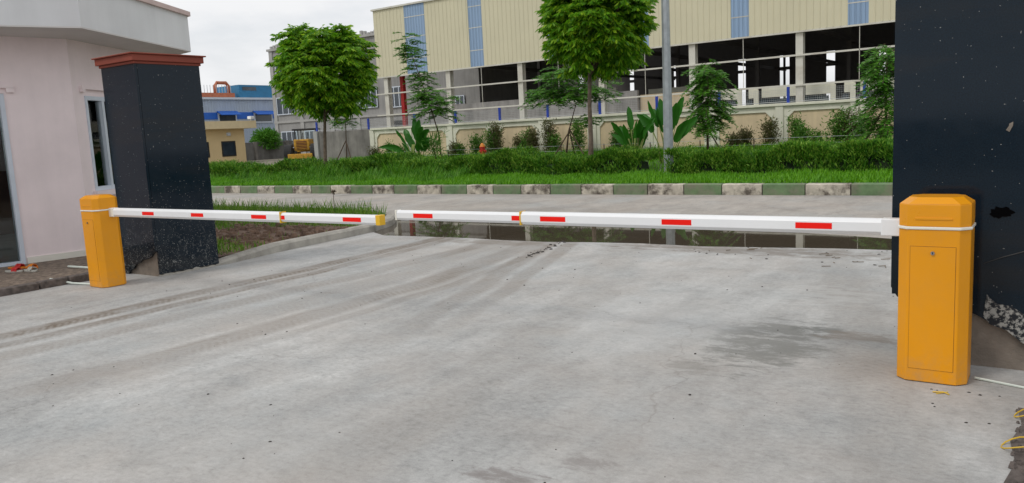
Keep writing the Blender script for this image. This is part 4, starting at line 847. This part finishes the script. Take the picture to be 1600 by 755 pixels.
# ------------------------------------------------------------------ right granite pillar
rt = thing('granite_pillar', (.8, 5.8, 0), 'huge black granite gate pillar at the right edge, cladding broken off at the bottom', 'pillar')
X0, X1, Y0, Y1, T = -.825, 2.6, 5.2, 6.1, 4.2
mb = MB(); mb.box(X0+.035, X1-.035, Y0+.04, Y1-.03, 0, T-.01); obj('core', mb, M_['core'], rt)
cut = [(X0, .45), (X0+.035, .39), (X0+.12, .385), (X0+.3, .37), (-.42, .335), (-.37, .315), (-.30, .275), (-.22, .25), (-.15, .19), (-.08, .15), (0.02, .12), (.12, .05), (.2, 0)]
poly = [(x, Y0, z) for x, z in cut]+[(X1, Y0, 0), (X1, Y0, T), (X0, Y0, T)]
mb = MB(); mb.ext(poly, (0, .03, 0)); obj('front_slab', mb, M_['gran2'], rt)
mb = MB(); mb.box(X0, X0+.03, Y0+.032, Y1, .4, T); obj('side_slab', mb, M_['gran2'], rt)
mb = MB(); mb.ext([(-.335, Y0-.004, .31), (-.3, Y0-.004, .265), (-.22, Y0-.004, .24), (-.15, Y0-.004, .18), (-.08, Y0-.004, .14), (.02, Y0-.004, .11), (.12, Y0-.004, .05), (.3, Y0-.004, .02), (.3, Y0-.004, .16), (.1, Y0-.004, .25), (-.02, Y0-.004, .28), (-.12, Y0-.004, .33), (-.2, Y0-.004, .38), (-.27, Y0-.004, .39), (-.32, Y0-.004, .44)], (0, .003, 0))
m, t, p = nodes('flaking_cement'); c = ramp(t, noise(t, pos(t), 26, 6, .7), [(.48, (.01, .013, .018)), (.55, (.34, .34, .32))]); t.links.new(c, p.inputs['Base Color']); p.inputs['Roughness'].default_value = .8; M_['flake'] = m
obj('cement_splash', mb, M_['flake'], rt)
mb = MB(); mb.ext([(-.265+.06*math.cos(a)*random.uniform(.75, 1.2), Y0-.004, .915+.036*math.sin(a)*random.uniform(.6, 1.15)) for a in [k*math.pi/11 for k in range(22)]], (0, .003, 0)); obj('black_stain', mb, M_['soot'], rt)
mb = MB(); mb.ext([(-.255, Y0-.004, 1.375), (-.238, Y0-.004, 1.365), (-.222, Y0-.004, 1.40), (-.222, Y0-.004, 1.42), (-.24, Y0-.004, 1.41), (-.243, Y0-.004, 1.395)], (0, .003, 0)); obj('chipped_spot', mb, M_['core'], rt)
mb = MB(); mb.tube([(-.34, Y0-.002, .62), (-.25, Y0-.002, .66), (-.14, Y0-.002, .70), (0, Y0-.002, .72)], .003, 4); obj('scratch', mb, M_['dark'], rt)

# ------------------------------------------------------------------ barrier cabinets
def cabinet(cx, cy, label):
    rt = thing('barrier_cabinet', (cx, cy, 0), label, 'barrier cabinet', 'yellow barrier cabinets at the gate')
    W, D, c_ = .352, .29, .05
    def octo(g_=0.0, cc=c_): 
        a, b_ = W/2-g_, D/2-g_; return [(cx-a+cc, cy-b_), (cx+a-cc, cy-b_), (cx+a, cy-b_+cc), (cx+a, cy+b_-cc), (cx+a-cc, cy+b_), (cx-a+cc, cy+b_), (cx-a, cy+b_-cc), (cx-a, cy-b_+cc)]
    mb = MB(); mb.prism(octo(), .004, .862); obj('body', mb, M_['yellow'], rt, bevel=.004)
    mb = MB(); mb.prism(octo(-.006), .862, .878); obj('rubber_strip', mb, M_['strip'], rt, bevel=.004)
    mb = MB(); mb.prism(octo(), .878, 1.0); mb.prism(octo(), 1.0, 1.035, top=octo(.045, .05)); obj('cap', mb, M_['yellow'], rt, bevel=.004)
    yf = cy-D/2; mb = MB(); mb.box(cx-.1118, cx+.1118, yf-.0012, yf+.001, .0765, .7705); obj('door_gap', mb, M_['gap'], rt)
    mb = MB(); mb.box(cx-.110, cx+.110, yf-.003, yf+.0, .0785, .7685); do = obj('door', mb, M_['yellow'], rt)
    mb = MB(); mb.tube([(cx, yf-.003, .735), (cx, yf-.012, .735)], .010, 12); lk = obj('lock', mb, M_['steel'], do)
    mb = MB(); mb.box(cx-.0025, cx+.0025, yf-.0135, yf-.0118, .729, .741); obj('keyhole', mb, M_['dark'], lk)
    mb = MB(); mb.box(cx-.09, cx+.09, yf-.004, yf+.001, .916, .928); obj('cap_rib', mb, M_['yellow'], rt, bevel=.0015)
    return rt
M_['gap'] = mat('shadow_gap', (.22, .085, .004), .7)
cabinet(-.553, 4.925, 'large yellow barrier cabinet in the right foreground by the granite pillar')
cabinet(-8.905, 4.655, 'yellow barrier cabinet at the left, in front of the red corniced pillar')

def arm(x0, joint, x1, y, zc, h, label, tapes, cap_end, cap_col):
    rt = thing('boom_gate', (x0, y, zc), label, 'boom gate', 'white barrier arms closing the gate')
    def sect(a, b_, s_, nm):
        hh, dd = h*s_/2, .034*s_; e = hh*.45
        prof = [(-dd, -hh+e), (-dd*.45, -hh), (dd*.45, -hh), (dd, -hh+e), (dd, hh-e), (dd*.45, hh), (-dd*.45, hh), (-dd, hh-e)]
        mb = MB(); mb.ext([(a, y+p_[0], zc+p_[1]) for p_ in prof], (b_-a, 0, 0)); return obj(nm, mb, M_['white'], rt, bevel=.002), dd
    sg = 1 if x1 > x0 else -1
    s1, d1 = sect(x0, joint, 1.0, 'inner_boom'); s2, d2 = sect(joint+sg*.008, x1, .86, 'outer_boom')
    mb = MB(); mb.box(min(joint, joint+sg*.01), max(joint, joint+sg*.01), y-.036, y+.036, zc-h/2-.003, zc+h/2+.003); obj('hinge_plate', mb, M_['yellow2'], rt)
    mb = MB(); a, b_ = sorted((x1-sg*.005, x1+sg*cap_end)); mb.box(a, b_, y-.033, y+.033, zc-h*.44, zc+h*.44); obj('end_cap', mb, M_[cap_col], rt, bevel=.004)
    for (a, b_) in tapes:
        d = d1 if (min(a, b_) >= min(x0, joint)-1e-3 and max(a, b_) <= max(x0, joint)+1e-3) else d2
        mb = MB(); mb.box(min(a, b_), max(a, b_), y-d-.0015, y-d+.0005, zc-.018, zc+.018); obj('red_tape', mb, M_['red'], rt)
    mb = MB(); a, b_ = sorted((x0-sg*.06, x0+sg*.08)); mb.box(a, b_, y-.036, y+.036, zc-h*.51, zc+h*.51); obj('sleeve', mb, M_['strip' if sg > 0 else 'white'], rt, bevel=.006)
arm(-.75, -3.31, -4.575, 4.9, .858, .096, 'long white barrier arm with red tapes reaching from the right cabinet', [(-4.384, -4.176), (-3.396, -3.325), (-3.137, -2.922), (-2.175, -1.967), (-1.305, -1.095)], .012, 'strip')
arm(-8.72, -5.82, -4.615, 4.7, .838, .096, 'short white barrier arm with yellow end cap reaching from the left cabinet', [(-8.063, -7.845), (-7.182, -6.977), (-6.226, -6.011), (-5.805, -5.757), (-5.006, -4.79)], .045, 'yellow2')

# ------------------------------------------------------------------ small things
def sandal(x, y, a, m1, m2, label):
    rt = thing('sandal', (x, y, .045), label, 'sandal', 'sandals beside the guardhouse door'); ca, sa = math.cos(a), math.sin(a)
    def q(u, v, z): return (x+u*ca-v*sa, y+u*sa+v*ca, z)
    ol = [(.13*math.cos(k*math.pi/8), (.045+.008*math.cos(k*math.pi/8))*math.sin(k*math.pi/8)) for k in range(16)]
    mb = MB(); mb.ext([q(u, v, .046) for u, v in ol], (0, 0, .022)); obj('sole', mb, m1, rt, bevel=.004)
    mb = MB()
    for u0, u1 in ((.03, .06), (.0, .02)):
        for k in range(6):
            a0, a1_ = k*math.pi/6, (k+1)*math.pi/6; mb.add([q(u0, -.046*math.cos(a0), .06+.045*math.sin(a0)), q(u1+.02, -.046*math.cos(a0), .06+.045*math.sin(a0)), q(u1+.02, -.046*math.cos(a1_), .06+.045*math.sin(a1_)), q(u0, -.046*math.cos(a1_), .06+.045*math.sin(a1_))], [(0, 1, 2, 3)])
    o_ = obj('strap', mb, m2, rt); sm = o_.modifiers.new('s', 'SOLIDIFY'); sm.thickness = .006
sandal(-11.28, 4.72, .5, M_['sorange'], M_['sred'], 'orange sandal with red strap nearest the guardhouse door')
sandal(-11.08, 4.80, .2, M_['sorange'], M_['sorange'], 'plain orange sandal lying right of its red strapped mate')
sandal(-10.98, 4.55, .4, M_['sgrey'], M_['sred'], 'pale grey sandal in front of the orange pair')
sandal(-10.78, 4.66, .1, M_['sgrey'], M_['sgrey'], 'pale grey sandal at the right end of the sandals')
mb = MB(); mb.tube([(-10.5, 5.0, .07), (-9.75, 5.08, .07), (-9.4, 4.95, .03)], .014, 8); tag(obj('white_pipe', mb, M_['cable'], loc=(-10, 5, .05)), 'thin white pipe lying on the soil beside the left cabinet', 'pipe')
mb = MB(); mb.tube([(-9.75, 4.42, .06), (-9.4, 4.5, .018), (-9.05, 4.58, .014)], .012, 8); tag(obj('white_conduit', mb, M_['cable'], loc=(-9.4, 4.5, 0)), 'short white conduit running into the base of the left cabinet', 'conduit')
mb = MB(); mb.tube([(-.35, 4.95, .012), (-.25, 4.93, .008), (-.1, 4.88, .008), (.05, 4.86, .008), (.5, 4.8, .008)], .007, 6); tag(obj('white_cable', mb, M_['cable'], loc=(-.3, 4.9, 0)), 'pale cable running right from the base of the right cabinet', 'cable')
# dark rubble strip lower right with yellow wires
sheet('rubble_strip', [(-.13, 4.55), (-.105, 4.3), (-.14, 4.05), (-.11, 3.8), (-.15, 3.5), (-.14, 3.1), (-.2, 2.6), (.6, 2.4), (.6, 4.6)], .004, M_['stones'])
mb = MB()
for i in range(420):
    x, y = random.uniform(-.13, .3), random.uniform(2.8, 4.5); s_ = random.uniform(.006, .022); a = random.random()*6
    mb.prism([(x+s_*math.cos(a+q*1.26), y+s_*math.sin(a+q*1.26)) for q in range(5)], .003, .004+s_*random.uniform(.5, 1.3), top=[(x+s_*.6*math.cos(a+q*1.26), y+s_*.6*math.sin(a+q*1.26)) for q in range(5)])
tag(obj('rubble', mb, M_['stones']), 'dark rubble at the lower right edge of the driveway', 'rubble', kind='stuff')
for k, (x, y, r_, lb) in enumerate(((-.08, 4.42, .055, 'upper loop of thin yellow wire on the rubble'), (-.1, 3.98, .065, 'lower loop of thin yellow wire on the rubble'))):
    mb = MB(); mb.tube([(x+r_*math.cos(a)*1.1, y+r_*math.sin(a), .02+.02*math.sin(a*1.5)) for a in [1.2+j*.42 for j in range(12)]]+[(x+.25, y-.1, .03)], .0035, 5); tag(obj('yellow_wire', mb, M_['ywire'], loc=(x, y, 0)), lb, 'wire')
mb = MB(); mb.tube([(-.52, 4.62, .005), (-.47, 4.63, .009), (-.44, 4.61, .005)], .0035, 5); mb.tube([(-.5, 4.6, .005), (-.45, 4.645, .007)], .003, 5); tag(obj('wire_scrap', mb, M_['ywire'], loc=(-.48, 4.62, 0)), 'scrap of yellow wire on the concrete before the right cabinet', 'wire scrap')
# clods and grit
mb = MB()
def clod(x, y, s_):
    a = random.random()*6; mb.prism([(x+s_*math.cos(a+q*1.26)*random.uniform(.6, 1.2), y+s_*math.sin(a+q*1.26)*random.uniform(.6, 1.2)) for q in range(5)], .0, s_*random.uniform(.25, .6), top=[(x+s_*.5*math.cos(a+q*1.26), y+s_*.5*math.sin(a+q*1.26)) for q in range(5)])
for i in range(46):
    s_ = i/46; clod(-5.28-.2*s_+random.gauss(0, .045), 7.8+1.25*s_+random.gauss(0, .06), random.choice([.01, .012, .015, .03]))
for i in range(170):
    x, y = random.uniform(-8.3, -.2), random.uniform(2.0, 8.8); clod(x, y, random.choice([.004, .005, .007, .011]))
for i in range(24): clod(random.uniform(-3.6, -1), random.uniform(8.3, 9.4), random.uniform(.006, .022))
for i in range(8): clod(random.uniform(-.6, -.2), random.uniform(4.2, 4.75), random.uniform(.006, .012))
tag(obj('loose_dirt', mb, M_['clod']), 'dark crumbs of dirt and grit scattered on the concrete driveway', 'dirt', kind='stuff')
mb = MB()
for i in range(16):
    x, y = random.uniform(-3.4, -1.2), random.uniform(8.2, 9.3); a = random.random()*3; l = random.uniform(.05, .14); mb.tube([(x, y, .008), (x+l*math.cos(a), y+l*math.sin(a)*.4, .012)], .004, 4)
tag(obj('twigs', mb, M_['dead']), 'broken twigs at the puddle edge of the driveway', 'twigs', kind='stuff')
